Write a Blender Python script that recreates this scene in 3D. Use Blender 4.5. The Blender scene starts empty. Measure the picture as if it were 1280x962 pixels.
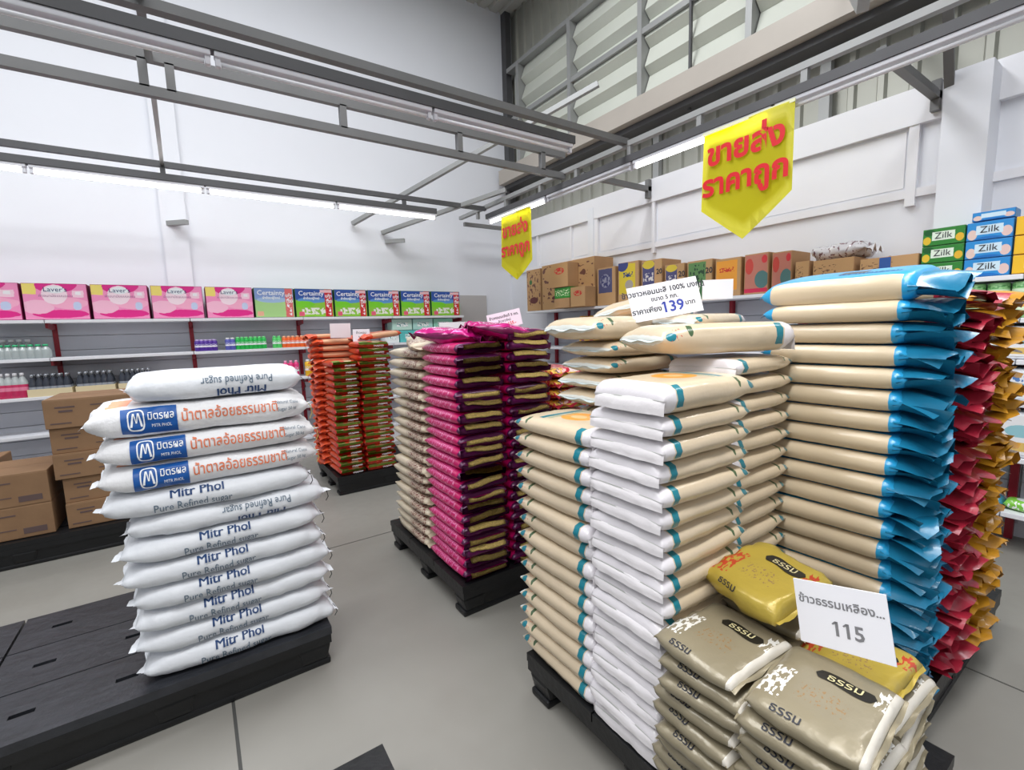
import bpy, bmesh, math, random
from mathutils import Vector, Matrix, noise
D = bpy.data; SC = bpy.context.scene; COL = SC.collection
PI = math.pi
R = random.Random(7)

# ------------------------------------------------------------------ camera, sky, lights, exposure
H = 1.5
cam = D.cameras.new('camera'); cam.lens = 16.355; cam.sensor_width = 36; cam.clip_start = .02; cam.clip_end = 200
co = D.objects.new('camera', cam); COL.objects.link(co); SC.camera = co
RGT = Vector((.82479, -.56468, -.02913)); UPV = Vector((.09303, .08470, .99205)); FWD = Vector((.55773, .82095, -.12239))
m3 = Matrix((RGT, UPV, -FWD)).transposed().to_4x4(); m3.translation = (0, 0, H); co.matrix_world = m3

w = D.worlds.new('sky'); SC.world = w; w.use_nodes = True
bg = w.node_tree.nodes['Background']; bg.inputs[0].default_value = (.86, .92, 1, 1); bg.inputs[1].default_value = .42
SC.view_settings.view_transform = 'Standard'; SC.view_settings.look = 'None'
SC.view_settings.exposure = -.3; SC.view_settings.gamma = 1; SC.view_settings.use_curve_mapping = False

def area(name, loc, rot, sx, sy, e, col=(1, 1, 1)):
    l = D.lights.new(name, 'AREA'); l.shape = 'RECTANGLE'; l.size = sx; l.size_y = sy; l.energy = e; l.color = col
    o = D.objects.new(name, l); o.location = loc; o.rotation_euler = rot; COL.objects.link(o); return o
# added lamps: unseen tube rows of the shop, and fill light under the roof
area('unseen_tube_row_light', (0, .3, 2.85), (0, 0, 0), 7, .15, 75, (1, .98, .97))
area('unseen_tube_row_light', (0, -2.4, 2.85), (0, 0, 0), 7, .15, 60, (1, .98, .97))
area('roof_fill_light', (-.5, 3.2, 6.2), (0, 0, 0), 7, 1.2, 420, (.95, .97, 1))  # added to brighten the hall from above; the roof has no openings
area('roof_fill_light', (-.5, -.5, 6.2), (0, 0, 0), 7, 1.2, 260, (.95, .97, 1))

# ------------------------------------------------------------------ helpers
def at(px, py, ax, val):
    "point where the sight line through a photograph pixel meets a wall or shelf plane (a measuring aid)"
    d = RGT * (px - 640) + UPV * (481 - py) + FWD * 581.53
    o = Vector((0, 0, H)); return o + d * ((val - o[ax]) / d[ax])

def lin(c): return tuple(((x / 12.92) if x <= .04045 else ((x + .055) / 1.055) ** 2.4) for x in c)
def rgb(r, g, b): return lin((r / 255, g / 255, b / 255)) + (1,)

MATS = {}
def mat(name, col, rough=.5, metal=0, bump=0, bscale=60, shapes=(), var=0, vscale=4, warp=0, coat=0, emit=None, es=0, spec=.5, stretch=None, trans=0):
    if name in MATS: return MATS[name]
    m = D.materials.new(name); m.use_nodes = True; nt = m.node_tree; N = nt.nodes; L = nt.links
    p = N['Principled BSDF']; p.inputs['Roughness'].default_value = rough; p.inputs['Metallic'].default_value = metal
    p.inputs['Base Color'].default_value = col; p.inputs['Coat Weight'].default_value = coat; p.inputs['Specular IOR Level'].default_value = spec
    if trans: p.inputs['Transmission Weight'].default_value = trans
    if emit: p.inputs['Emission Color'].default_value = emit; p.inputs['Emission Strength'].default_value = es
    cur = None
    def mathn(op, a, b=None, c=None):
        n = N.new('ShaderNodeMath'); n.operation = op
        for i, x in enumerate((a, b, c)):
            if x is None: continue
            if isinstance(x, (int, float)): n.inputs[i].default_value = x
            else: L.new(x, n.inputs[i])
        return n.outputs[0]
    tc = N.new('ShaderNodeTexCoord')
    def mix(fac, a, b):
        n = N.new('ShaderNodeMix'); n.data_type = 'RGBA'
        if isinstance(fac, (int, float)): n.inputs[0].default_value = fac
        else: L.new(fac, n.inputs[0])
        for s, x in ((6, a), (7, b)):
            if isinstance(x, tuple): n.inputs[s].default_value = x
            else: L.new(x, n.inputs[s])
        return n.outputs[2]
    cur = col
    if var:
        nz = N.new('ShaderNodeTexNoise'); nz.inputs['Scale'].default_value = vscale; nz.inputs['Detail'].default_value = 5
        src = tc.outputs['Object']
        if stretch:
            mp = N.new('ShaderNodeMapping'); mp.inputs['Scale'].default_value = stretch; L.new(src, mp.inputs[0]); src = mp.outputs[0]
        L.new(src, nz.inputs['Vector'])
        k = 1 - var; dark = (col[0] * k, col[1] * k, col[2] * k, 1)
        f = mathn('MULTIPLY_ADD', nz.outputs[0], 2.2, -.6); f2 = N.new('ShaderNodeClamp'); L.new(f, f2.inputs[0])
        cur = mix(f2.outputs[0], col, dark)
    if shapes:
        sp = N.new('ShaderNodeSeparateXYZ'); src = tc.outputs['UV']
        if warp:
            nz = N.new('ShaderNodeTexNoise'); nz.inputs['Scale'].default_value = 9; L.new(src, nz.inputs['Vector'])
            vm = N.new('ShaderNodeVectorMath'); vm.operation = 'MULTIPLY_ADD'; L.new(nz.outputs['Color'], vm.inputs[0])
            vm.inputs[1].default_value = (warp,) * 3; L.new(src, vm.inputs[2])
            v2 = N.new('ShaderNodeVectorMath'); v2.operation = 'SUBTRACT'; L.new(vm.outputs[0], v2.inputs[0]); v2.inputs[1].default_value = (warp / 2,) * 3
            src = v2.outputs[0]
        L.new(src, sp.inputs[0]); U, V = sp.outputs[0], sp.outputs[1]
        for s in shapes:
            k, cu, cv, hu, hv, c = s[:6]
            du = mathn('ABSOLUTE', mathn('SUBTRACT', U, cu)); dv = mathn('ABSOLUTE', mathn('SUBTRACT', V, cv))
            if k == 'r': f = mathn('MULTIPLY', mathn('LESS_THAN', du, hu), mathn('LESS_THAN', dv, hv))
            elif k == 'e':
                a = mathn('POWER', mathn('DIVIDE', du, hu), 2.0); b = mathn('POWER', mathn('DIVIDE', dv, hv), 2.0)
                f = mathn('LESS_THAN', mathn('ADD', a, b), 1.0)
            elif k == 's':   # speckled print: fine noise inside the rectangle
                n2 = N.new('ShaderNodeTexNoise'); n2.inputs['Scale'].default_value = 1; n2.inputs['Detail'].default_value = 1
                mp = N.new('ShaderNodeMapping'); mp.inputs['Scale'].default_value = (s[6], s[7], 1); L.new(tc.outputs['UV'], mp.inputs[0]); L.new(mp.outputs[0], n2.inputs['Vector'])
                f = mathn('MULTIPLY', mathn('MULTIPLY', mathn('LESS_THAN', du, hu), mathn('LESS_THAN', dv, hv)), mathn('GREATER_THAN', n2.outputs[0], s[8]))
            cur = mix(f, cur, c)
    if not isinstance(cur, tuple): L.new(cur, p.inputs['Base Color'])
    if bump:
        nz = N.new('ShaderNodeTexNoise'); nz.inputs['Scale'].default_value = bscale; nz.inputs['Detail'].default_value = 4
        L.new(tc.outputs['Object'], nz.inputs['Vector'])
        b = N.new('ShaderNodeBump'); b.inputs['Strength'].default_value = bump; b.inputs['Distance'].default_value = .01
        L.new(nz.outputs[0], b.inputs['Height']); L.new(b.outputs[0], p.inputs['Normal'])
    MATS[name] = m; return m

def mesh(bm, name, mats, smooth=False):
    me = D.meshes.new(name); bm.normal_update(); bm.to_mesh(me); bm.free()
    for m in (mats if isinstance(mats, (list, tuple)) else [mats]): me.materials.append(m)
    if smooth: me.polygons.foreach_set('use_smooth', [True] * len(me.polygons))
    return me

def boxbm(bm, x0, x1, y0, y1, z0, z1, bev=0, mi=0):
    vs = [bm.verts.new((x, y, z)) for z in (z0, z1) for y in (y0, y1) for x in (x0, x1)]
    F = [(0, 2, 3, 1), (4, 5, 7, 6), (0, 1, 5, 4), (1, 3, 7, 5), (3, 2, 6, 7), (2, 0, 4, 6)]
    uv = bm.loops.layers.uv.verify(); fs = []
    for k, f in enumerate(F):
        fc = bm.faces.new([vs[i] for i in f]); fc.material_index = mi; fs.append(fc)
        q = [(0, 0), (1, 0), (1, 1), (0, 1)]
        for l, t in zip(fc.loops, q): l[uv].uv = t
    if bev:
        es = list({e for f in fs for e in f.edges})
        bmesh.ops.bevel(bm, geom=es, offset=bev, segments=2, affect='EDGES', profile=.6)
    return fs
def box(name, mats, x0, x1, y0, y1, z0, z1, bev=0):
    bm = bmesh.new(); boxbm(bm, min(x0, x1), max(x0, x1), min(y0, y1), max(y0, y1), min(z0, z1), max(z0, z1), bev); return mesh(bm, name, mats)

def barbm(bm, a, b, w, h, up=Vector((0, 0, 1))):
    a = Vector(a); b = Vector(b); d = (b - a).normalized()
    if abs(d.dot(up)) > .98: up = Vector((1, 0, 0))
    s = d.cross(up).normalized() * w / 2; u = s.cross(d).normalized() * h / 2
    vs = [bm.verts.new(p + i * s + j * u) for p in (a, b) for i, j in ((-1, -1), (1, -1), (1, 1), (-1, 1))]
    for f in ((3, 2, 1, 0), (4, 5, 6, 7), (0, 1, 5, 4), (1, 2, 6, 5), (2, 3, 7, 6), (3, 0, 4, 7)): bm.faces.new([vs[i] for i in f])
def bar(name, m, a, b, w, h):
    bm = bmesh.new(); barbm(bm, a, b, w, h); return mesh(bm, name, m)

def lathe(name, m, prof, seg=14, axis='z'):
    bm = bmesh.new(); rings = []
    uv = bm.loops.layers.uv.verify()
    for r, z in prof: rings.append([bm.verts.new((r * math.cos(2 * PI * i / seg), r * math.sin(2 * PI * i / seg), z)) for i in range(seg)])
    mx = max(z for r, z in prof) or 1
    for a, b in zip(rings, rings[1:]):
        for i in range(seg):
            j = (i + 1) % seg; f = bm.faces.new((a[i], a[j], b[j], b[i]))
            for l, uu in zip(f.loops, ((i / seg), ((i + 1) / seg), ((i + 1) / seg), (i / seg))): l[uv].uv = (uu, l.vert.co.z / mx)
    bm.faces.new(rings[0][::-1]); bm.faces.new(rings[-1])
    if axis == 'x': bmesh.ops.rotate(bm, verts=bm.verts, matrix=Matrix.Rotation(PI / 2, 3, 'Y'))
    if axis == 'y': bmesh.ops.rotate(bm, verts=bm.verts, matrix=Matrix.Rotation(-PI / 2, 3, 'X'))
    return mesh(bm, name, m, True)

def tube(name, m, pts, r, seg=6):
    bm = bmesh.new(); pts = [Vector(p) for p in pts]; rings = []
    for i, p in enumerate(pts):
        d = (pts[min(i + 1, len(pts) - 1)] - pts[max(i - 1, 0)]).normalized()
        s = d.orthogonal().normalized(); t = d.cross(s)
        rings.append([bm.verts.new(p + r * (math.cos(2 * PI * k / seg) * s + math.sin(2 * PI * k / seg) * t)) for k in range(seg)])
    for a, b in zip(rings, rings[1:]):
        off = min(range(seg), key=lambda o: (a[0].co - b[o].co).length)
        for k in range(seg): bm.faces.new((a[k], a[(k + 1) % seg], b[(k + 1 + off) % seg], b[(k + off) % seg]))
    return mesh(bm, name, m, True)

def thing(name, label, cat, loc=(0, 0, 0), rot=(0, 0, 0), group=None):
    o = D.objects.new(name, None); o.empty_display_size = .05; COL.objects.link(o); o.location = loc; o.rotation_euler = rot
    o['label'] = label; o['category'] = cat
    if group: o['group'] = group
    return o
def part(name, me, parent, loc=(0, 0, 0), rot=(0, 0, 0), label=None):
    o = D.objects.new(name, me); COL.objects.link(o); o.parent = parent; o.location = loc; o.rotation_euler = rot
    if label: o['label'] = label
    return o
def solo(name, me, label, cat, loc=(0, 0, 0), rot=(0, 0, 0), group=None):
    o = D.objects.new(name, me); COL.objects.link(o); o.location = loc; o.rotation_euler = rot
    o['label'] = label; o['category'] = cat
    if group: o['group'] = group
    return o
def struct(name, me, label, cat='structure', parent=None):
    o = D.objects.new(name, me); COL.objects.link(o)
    if parent: o.parent = parent
    else: o['kind'] = 'structure'; o['label'] = label; o['category'] = cat
    return o

ORD = ['first', 'second', 'third', 'fourth', 'fifth', 'sixth', 'seventh', 'eighth', 'ninth', 'tenth', 'eleventh', 'twelfth', 'thirteenth',
       'fourteenth', 'fifteenth', 'sixteenth', 'seventeenth', 'eighteenth', 'nineteenth', 'twentieth', 'twenty-first', 'twenty-second', 'twenty-third', 'twenty-fourth']
def nth(i, n, a='topmost', b='lowest'):
    if n == 1: return 'single'
    return a if i == 0 else b if i == n - 1 else ORD[i]
def fromtop(k, n):
    "k counted from the bottom, returns words counted from the top"
    i = n - 1 - k
    return 'topmost' if i == 0 else 'lowest' if k == 0 else ORD[i] + ' from the top'

# ---- lettering
TXT = {}
def textbm(s, size, off=0, align='CENTER', cuts=0, shear=0):
    key = (s, size, off, align, shear)
    if key not in TXT:
        c = D.curves.new('lettering', 'FONT'); c.body = s; c.size = size; c.offset = off; c.align_x = align; c.align_y = 'CENTER'; c.resolution_u = 2; c.shear = shear
        o = D.objects.new('lettering', c); COL.objects.link(o)
        dg = bpy.context.evaluated_depsgraph_get(); me = D.meshes.new_from_object(o.evaluated_get(dg)); TXT[key] = me
        D.objects.remove(o)
    bm = bmesh.new(); bm.from_mesh(TXT[key]); bmesh.ops.triangulate(bm, faces=bm.faces[:])
    if cuts:
        ys = [v.co.y for v in bm.verts]; y0, y1 = min(ys), max(ys)
        for i in range(1, cuts):
            bmesh.ops.bisect_plane(bm, geom=bm.verts[:] + bm.edges[:] + bm.faces[:], plane_co=(0, y0 + (y1 - y0) * i / cuts, 0), plane_no=(0, 1, 0))
    return bm
def text(s, size, m, off=0, align='CENTER', lift=0, shear=0):
    bm = textbm(s, size, off, align, shear=shear)
    if s.isdigit():      # the handwritten ones have a small flag
        seen = set()
        for v0 in list(bm.verts):
            if v0 in seen: continue
            isl = [v0]; seen.add(v0)
            for q in isl:
                for e in q.link_edges:
                    o_ = e.other_vert(q)
                    if o_ not in seen: seen.add(o_); isl.append(o_)
            xs_ = [q.co.x for q in isl]; ys_ = [q.co.y for q in isl]; w_, h_ = max(xs_) - min(xs_), max(ys_) - min(ys_)
            if w_ < .3 * h_:
                x_, y_ = min(xs_), max(ys_)
                bm.faces.new([bm.verts.new(p) for p in ((x_ + w_, y_, 0), (x_, y_, 0), (x_ - .22 * h_, y_ - .2 * h_, 0), (x_ - .14 * h_, y_ - .26 * h_, 0), (x_ + w_ * .5, y_ - .12 * h_, 0))])
    for v in bm.verts: v.co.z += lift
    me = mesh(bm, 'lettering', m); return me
def join_bm(bms):
    out = bmesh.new()
    for b in bms:
        tmp = D.meshes.new('t'); b.to_mesh(tmp); b.free(); out.from_mesh(tmp); D.meshes.remove(tmp)
    return out

# ---- pillow bags
class Bag:
    """stuffed bag: long axis X, base at z=0; u runs 0..1 along X, v runs -.25...75 round the girth (0 = the -Y side, .25 top, .5 the +Y side)"""
    def __init__(s, L, W, T, seed, n=2.5, p0=4, p1=4, wr=.05, end=.25, nu=26, nv=30, narrow=.06, sag=0, plump=1.35):
        s.plump = plump
        s.L, s.W, s.T, s.seed, s.n, s.p0, s.p1, s.wr, s.end, s.nu, s.nv, s.narrow, s.sag = L, W, T, seed, n, p0, p1, wr, end, nu, nv, narrow, sag
        K = 400; pts = []
        for i in range(K + 1):
            a = -PI / 2 + 2 * PI * i / K; c, q = math.cos(a), math.sin(a)
            pts.append((-math.copysign(abs(c) ** (2 / n), c), math.copysign(abs(q) ** (2 / n), q)))
        acc = [0]
        for a, b in zip(pts, pts[1:]): acc.append(acc[-1] + math.hypot((a[0] - b[0]) * W / 2, (a[1] - b[1]) * T / 2))
        s.per = acc[-1]; s.tab = [a / s.per for a in acc]; s.pts = pts
    def prof(s, v):
        v = (v + .25) % 1.0
        import bisect
        i = min(max(bisect.bisect_left(s.tab, v), 1), len(s.tab) - 1); f = (v - s.tab[i - 1]) / max(1e-9, s.tab[i] - s.tab[i - 1])
        a, b = s.pts[i - 1], s.pts[i]; return a[0] + (b[0] - a[0]) * f, a[1] + (b[1] - a[1]) * f
    def P(s, u, v, lift=0):
        y, z = s.prof(v); q = 2 * u - 1; p = s.p0 if q < 0 else s.p1; aq = min(1, abs(q))
        th = (1 - aq ** p) ** .5; th = max(th, .03)
        wd = 1 - s.narrow * aq ** 6
        # ends: the corner curves of a pillow are a little drawn in at mid width
        e = aq ** 8
        X = s.L * (u - .5) * (1 - .02 * e * (1 - y * y))
        Y = s.W / 2 * wd * y; Z = s.T / 2 * th * z * s.plump
        nv = Vector((X * 9 + s.seed * 3.1, Y * 9, Z * 9 + s.seed))
        big = noise.noise(nv * .9); fine = noise.noise(Vector((X * 26, Y * 40, Z * 26 + s.seed * 5)))
        ridge = math.sin(Y * 85 + s.seed * 2 + noise.noise(nv * 2) * 3) * (aq ** 3) * s.end
        d = s.T * s.wr * (big * 1.1 + fine * .55 + ridge * (1 if th > .1 else .3)) * min(1, th * 2)
        nrm = Vector((0.25 * q * aq ** 3, y * abs(y) * (s.T / s.W) ** .2, z * abs(z) + .0001 * z)); nrm = nrm.normalized() if nrm.length > 0 else Vector((0, 0, 1))
        pos = Vector((X, Y, Z)) + nrm * d
        k = pos.z / (s.T / 2); lim = 1.0
        pos.z = s.T / 2 * k / (1 + abs(k / lim) ** 7) ** (1 / 7)      # squeezed flat by the bags above and below
        pos += nrm * lift
        pos.z += s.T / 2 - s.sag * (q * q)
        return pos
    def body(s, name, mats, fmat=None):
        bm = bmesh.new(); uv = bm.loops.layers.uv.verify(); g = []
        us = [.5 - .5 * math.cos(PI * i / s.nu) for i in range(s.nu + 1)]
        us = [.35 * a + .65 * i / s.nu for i, a in enumerate(us)]
        vs = [-.25 + j / s.nv for j in range(s.nv + 1)]
        for u in us: g.append([bm.verts.new(s.P(u, v)) for v in vs[:-1]])
        for i in range(s.nu):
            for j in range(s.nv):
                k = (j + 1) % s.nv; f = bm.faces.new((g[i][j], g[i + 1][j], g[i + 1][k], g[i][k]))
                for l, t in zip(f.loops, ((us[i], vs[j]), (us[i + 1], vs[j]), (us[i + 1], vs[j + 1]), (us[i], vs[j + 1]))): l[uv].uv = t
                if fmat: f.material_index = fmat((us[i] + us[i + 1]) / 2, (vs[j] + vs[j + 1]) / 2)
        bm.faces.new([g[0][j] for j in range(s.nv)]); bm.faces.new([g[-1][j] for j in range(s.nv)][::-1])
        return mesh(bm, name, mats, True)
    def print_text(s, t, size, u0, v0, m, off=0, flip=1, lift=.0016, vert=None, cuts=4, shear=0):
        bm = textbm(t, size, off, cuts=cuts, shear=shear)
        for v in bm.verts:
            tx, ty = v.co.x * flip, v.co.y * flip
            if vert == 'end': pass
            v.co = s.P(min(.995, max(.005, u0 + tx / s.L)), v0 + ty / s.per, lift)
        return bm
    def patch(s, u0, u1, v0, v1, lift=.0012, nu=8, nv=6, rnd=0):
        bm = bmesh.new(); g = [[bm.verts.new(s.P(u0 + (u1 - u0) * i / nu, v0 + (v1 - v0) * j / nv, lift)) for j in range(nv + 1)] for i in range(nu + 1)]
        for i in range(nu):
            for j in range(nv): bm.faces.new((g[i][j], g[i + 1][j], g[i + 1][j + 1], g[i][j + 1]))
        return bm

def fin(name, m, bag, side, ln, amp=.012, seed=0, ears=0, jag=0):
    "flat heat-sealed or sewn strip at one end of a bag"
    rr = random.Random(seed); bm = bmesh.new(); nx, ny = 4, 12; q = 1 if side else -1; g = []
    x0 = bag.P(1 if side else 0, .25).x
    z0 = (bag.P(1 if side else 0, .25).z + bag.P(1 if side else 0, .75).z) / 2
    W = bag.W * (1 - bag.narrow)
    for i in range(nx + 1):
        row = []
        for j in range(ny + 1):
            t = i / nx; yy = (j / ny - .5); ex = (abs(yy) * 2) ** 4 * ears
            z = z0 + t * (amp * math.sin(yy * 15 + seed) + amp * .8 * noise.noise(Vector((yy * 6, t * 3, seed * 1.7)))) - t * t * ln * .25 - bag.sag * .1
            z = max(.004, min(bag.T * .95, z)); row.append(bm.verts.new((x0 - q * .004 + q * (t * (ln + ex) + t * jag * rr.uniform(-.5, .5)), yy * W * (1 - .04 * t), z)))
        g.append(row)
    for i in range(nx):
        for j in range(ny): bm.faces.new((g[i][j], g[i + 1][j], g[i + 1][j + 1], g[i][j + 1]))
    return mesh(bm, name, m, True)

def crumple(name, m, bag, side, ln, seed, W=None, tall=.03):
    "loose crumpled film past the end of a bag: two facing sheets gathered into folds"
    rr = random.Random(seed); bm = bmesh.new(); q = 1 if side else -1; W = W or bag.W; x0 = bag.L / 2 * q
    for sh in (1, -1):
        nx, ny = 5, 10; g = []; fold = rr.uniform(-.8, .8); ph = rr.uniform(0, 6); kk = rr.choice((1.0, 1.5, 2.0))
        pleat = [rr.uniform(-1, 1) for _ in range(ny + 1)]
        for i in range(nx + 1):
            row = []; t = i / nx
            for j in range(ny + 1):
                yy = j / ny - .5
                zz = sh * (.012 + .022 * (1 - t)) * (1 - (2 * yy) ** 4 * .8) + t * tall * (.7 * math.sin(yy * 2 * PI * kk + ph) + .45 * pleat[j]) - t * t * .02
                xx = q * (-.024 * (1 - t) + ln * t * (1 + .25 * sh * yy + .12 * math.sin(yy * 9 + ph)) + t * pleat[(j * 3) % ny] * ln * .10)
                y2 = yy * W * (1.0 - .2 * t) + t * pleat[(j * 7) % ny] * .012 + t * fold * .03
                row.append(bm.verts.new((x0 + xx, y2, bag.T / 2 + zz)))
            g.append(row)
        for i in range(nx):
            for j in range(ny): bm.faces.new((g[i][j], g[i + 1][j], g[i + 1][j + 1], g[i][j + 1]))
    me = mesh(bm, name, m, True)
    return me

KIND = {}
def place_bag(kind, name, label, group, loc, rz, var=None, tilt=(0, 0), scale=1):
    vs = KIND[kind]; v = vs[(R.randrange(len(vs)) if var is None else var) % len(vs)]
    o = thing(name, label, 'bag' if 'sack' not in name else 'sack', loc, (tilt[0], tilt[1], rz), group)
    if scale != 1: o.scale = (scale,) * 3
    made = {}
    for it in v:
        pn, me, lb = it[:3]; made[pn] = part(pn, me, made[it[3]] if len(it) > 3 else o, label=lb)
    return o

# ------------------------------------------------------------------ materials
WALL = mat('white_paint', rgb(232, 234, 240), .6, var=.05, vscale=.6)
WPAN = mat('white_panel', rgb(236, 236, 240), .5, var=.05, vscale=1.2)
GREY = mat('grey_primer_steel', rgb(126, 126, 126), .55, .2, var=.15, vscale=3)
DGREY = mat('dark_steel', rgb(92, 92, 94), .5, .3, var=.2, vscale=3)
LGREY = mat('light_steel', rgb(164, 165, 164), .5, .3, var=.1, vscale=3)
CLAD = mat('metal_cladding', rgb(178, 178, 168), .45, .35, var=.18, vscale=2)
BEIGE = mat('beige_beam', rgb(186, 178, 168), .5, .1, var=.12, vscale=2)
LOUV = mat('louvre_slat', rgb(206, 209, 198), .45, .0, var=.08, vscale=2)
SHELF = mat('shelf_white', rgb(232, 233, 238), .4, 0, var=.04)
SBACK = mat('shelf_back', rgb(205, 208, 216), .5, 0, var=.05)
RED = mat('upright_red', rgb(150, 22, 42), .4)
BLACK = mat('pallet_black', rgb(20, 21, 24), .42, 0, bump=.3, bscale=25, var=.5, vscale=7)
BLACKT = mat('pallet_top_black', rgb(52, 54, 60), .38, 0, bump=.35, bscale=30, var=.6, vscale=9, stretch=(1, 5, 1))
SLOT = mat('slot_black', rgb(5, 5, 6), .8)
CARD = mat('cardboard', rgb(186, 146, 104), .75, bump=.1, bscale=30, var=.14, vscale=5)
CARDD = mat('cardboard_aged', rgb(150, 116, 84), .75, bump=.1, bscale=30, var=.2, vscale=5)
CPRINT = mat('carton_ink', rgb(96, 78, 76), .8)
PAPER = mat('white_card', rgb(244, 244, 250), .55)
INKB = mat('black_ink', rgb(40, 42, 52), .6)
INKG = mat('grey_ink', rgb(130, 130, 134), .6)
INKBLUE = mat('blue_ink', rgb(52, 70, 170), .6)
NAVY = mat('navy_ink', rgb(24, 62, 112), .5)
SLATE = mat('slate_ink', rgb(92, 112, 130), .5)
ORNG = mat('orange_ink', rgb(222, 120, 78), .5)
WHITEP = mat('white_ink', rgb(240, 244, 248), .5)
REDINK = mat('red_ink', rgb(226, 26, 40), .45)
TUBEON = mat('lit_tube', (1, 1, 1, 1), .4, emit=(1, .985, .96, 1), es=14)
TUBEOFF = mat('unlit_tube', rgb(232, 232, 236), .25)
FIXT = mat('fixture_white', rgb(216, 216, 222), .35)

# floor: polished concrete with joints cast in
def floor_mat():
    m = D.materials.new('polished_concrete'); m.use_nodes = True; nt = m.node_tree; N = nt.nodes; L = nt.links; p = N['Principled BSDF']
    tc = N.new('ShaderNodeTexCoord'); n1 = N.new('ShaderNodeTexNoise'); n1.inputs['Scale'].default_value = 1.1; n1.inputs['Detail'].default_value = 6
    n2 = N.new('ShaderNodeTexNoise'); n2.inputs['Scale'].default_value = 14; n2.inputs['Detail'].default_value = 6
    L.new(tc.outputs['Object'], n1.inputs[0]); L.new(tc.outputs['Object'], n2.inputs[0])
    a = N.new('ShaderNodeMix'); a.data_type = 'RGBA'; L.new(n1.outputs[0], a.inputs[0]); a.inputs[6].default_value = rgb(124, 121, 114); a.inputs[7].default_value = rgb(156, 154, 148)
    b = N.new('ShaderNodeMix'); b.data_type = 'RGBA'; b.blend_type = 'MULTIPLY'; b.inputs[0].default_value = .35; L.new(a.outputs[2], b.inputs[6]); L.new(n2.outputs['Color'], b.inputs[7])
    L.new(a.outputs[2], p.inputs['Base Color'])
    r = N.new('ShaderNodeMapRange'); L.new(n2.outputs[0], r.inputs[0]); r.inputs[3].default_value = .25; r.inputs[4].default_value = .5; L.new(r.outputs[0], p.inputs['Roughness'])
    return m
FLOOR = floor_mat()

# ------------------------------------------------------------------ structure
YW, XW, ZR = 6.5, 4.47, 6.3
bm = bmesh.new()
for x0, x1 in ((-9, -2.61), (-2.6, -.006), (.006, 2.6), (2.61, XW)):      # slabs with real joints between
    for y0, y1 in ((-5, -1.5), (-1.49, 3.3), (3.31, YW)): boxbm(bm, x0, x1, y0, y1, -.1, 0)
fl_ = struct('floor', mesh(bm, 'floor', FLOOR), 'grey polished concrete floor with thin joints')
part('joint_filler', box('joint_filler', mat('joint_dark', rgb(70, 70, 68), .8), -9, XW, -5, YW, -.09, -.003), fl_)
box_ = struct('wall_left', box('wall_left', WALL, -9, XW + .2, YW, YW + .2, 0, 7.2), 'tall white painted wall behind the left shelves')
part('pillar', box('pillar', WALL, -.16, .07, YW - .055, YW, 0, 7), box_)
# roof: corrugated sheet, one rib after another
bm = bmesh.new(); pr = []
x = -9.0
while x < XW + .1:
    pr += [(x, 0), (x + .12, 0), (x + .14, .04), (x + .18, .04), (x + .2, 0)]; x += .2
va = [bm.verts.new((a, -5, ZR + b)) for a, b in pr]; vb = [bm.verts.new((a, YW, ZR + b)) for a, b in pr]
for i in range(len(pr) - 1): bm.faces.new((va[i], va[i + 1], vb[i + 1], vb[i]))
struct('ceiling', mesh(bm, 'ceiling', mat('roof_sheet', rgb(196, 196, 190), .5, .2)), 'ribbed metal roof sheet high above')

# right wall: white lower wall, ribbed cladding above, louvre band
wr = struct('wall_right', box('wall_right', WALL, XW, XW + .2, -5, YW, 0, 3.1), 'white lower right wall below ribbed grey cladding')
bm = bmesh.new(); pr = []; y = YW
while y > -5:
    pr += [(y, 0), (y - .13, 0), (y - .145, -.03), (y - .185, -.03), (y - .2, 0)]; y -= .2
va = [bm.verts.new((XW + .12 + b, a, 3.0)) for a, b in pr]; vb = [bm.verts.new((XW + .12 + b, a, 6.5)) for a, b in pr]
for i in range(len(pr) - 1): bm.faces.new((va[i], va[i + 1], vb[i + 1], vb[i]))
part('cladding_sheet', mesh(bm, 'cladding_sheet', CLAD), wr)
# white top rail and frame rails on the wall, pillars
part('top_rail', box('top_rail', WPAN, XW - .05, XW, -5, YW, 2.86, 3.11), wr)
part('mid_rail', box('mid_rail', WPAN, XW - .03, XW, -5, YW, 2.36, 2.42), wr)
for a, b in ((5.75, 5.72), (5.0, 4.97), (4.52, 4.46), (3.6, 3.56), (1.3, 1.24), (-.5, -.55)):
    part('wall_stud', box('wall_stud', WPAN, XW - .04, XW, b, a, 2.3, 2.87), wr)
for a, b in ((5.72, 5.0), (4.97, 4.52), (4.46, 3.6), (3.56, 2.4), (2.38, 1.3)):
    part('wall_panel', box('wall_panel', WPAN, XW - .008, XW, b + .02, a - .02, 2.44, 2.84, .003), wr)
struct('trim_1', box('trim_1', WALL, 4.22, XW, .84, 1.07, 0, 3.06), 'white square pillar against the right wall')
struct('trim_2', box('trim_2', WALL, XW - .06, XW, 4.52, 4.62, 0, 3.0), 'slim white pillar on the right wall near the corner')
struct('trim_3', bar('trim_3', DGREY, (XW - .02, YW - .06, 2.9), (XW - .02, YW - .06, ZR), .12, .1), 'dark steel corner column above the white wall')
# beige box beam under the louvres
struct('trim_4', box('trim_4', BEIGE, 4.2, XW + .1, -5, YW - .12, 3.72, 3.93), 'beige box beam running under the louvre window band')
struct('trim_5', box('trim_5', DGREY, 4.3, XW + .1, -5, YW - .12, 3.66, 3.718), 'dark steel angle under the beige beam')
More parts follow.
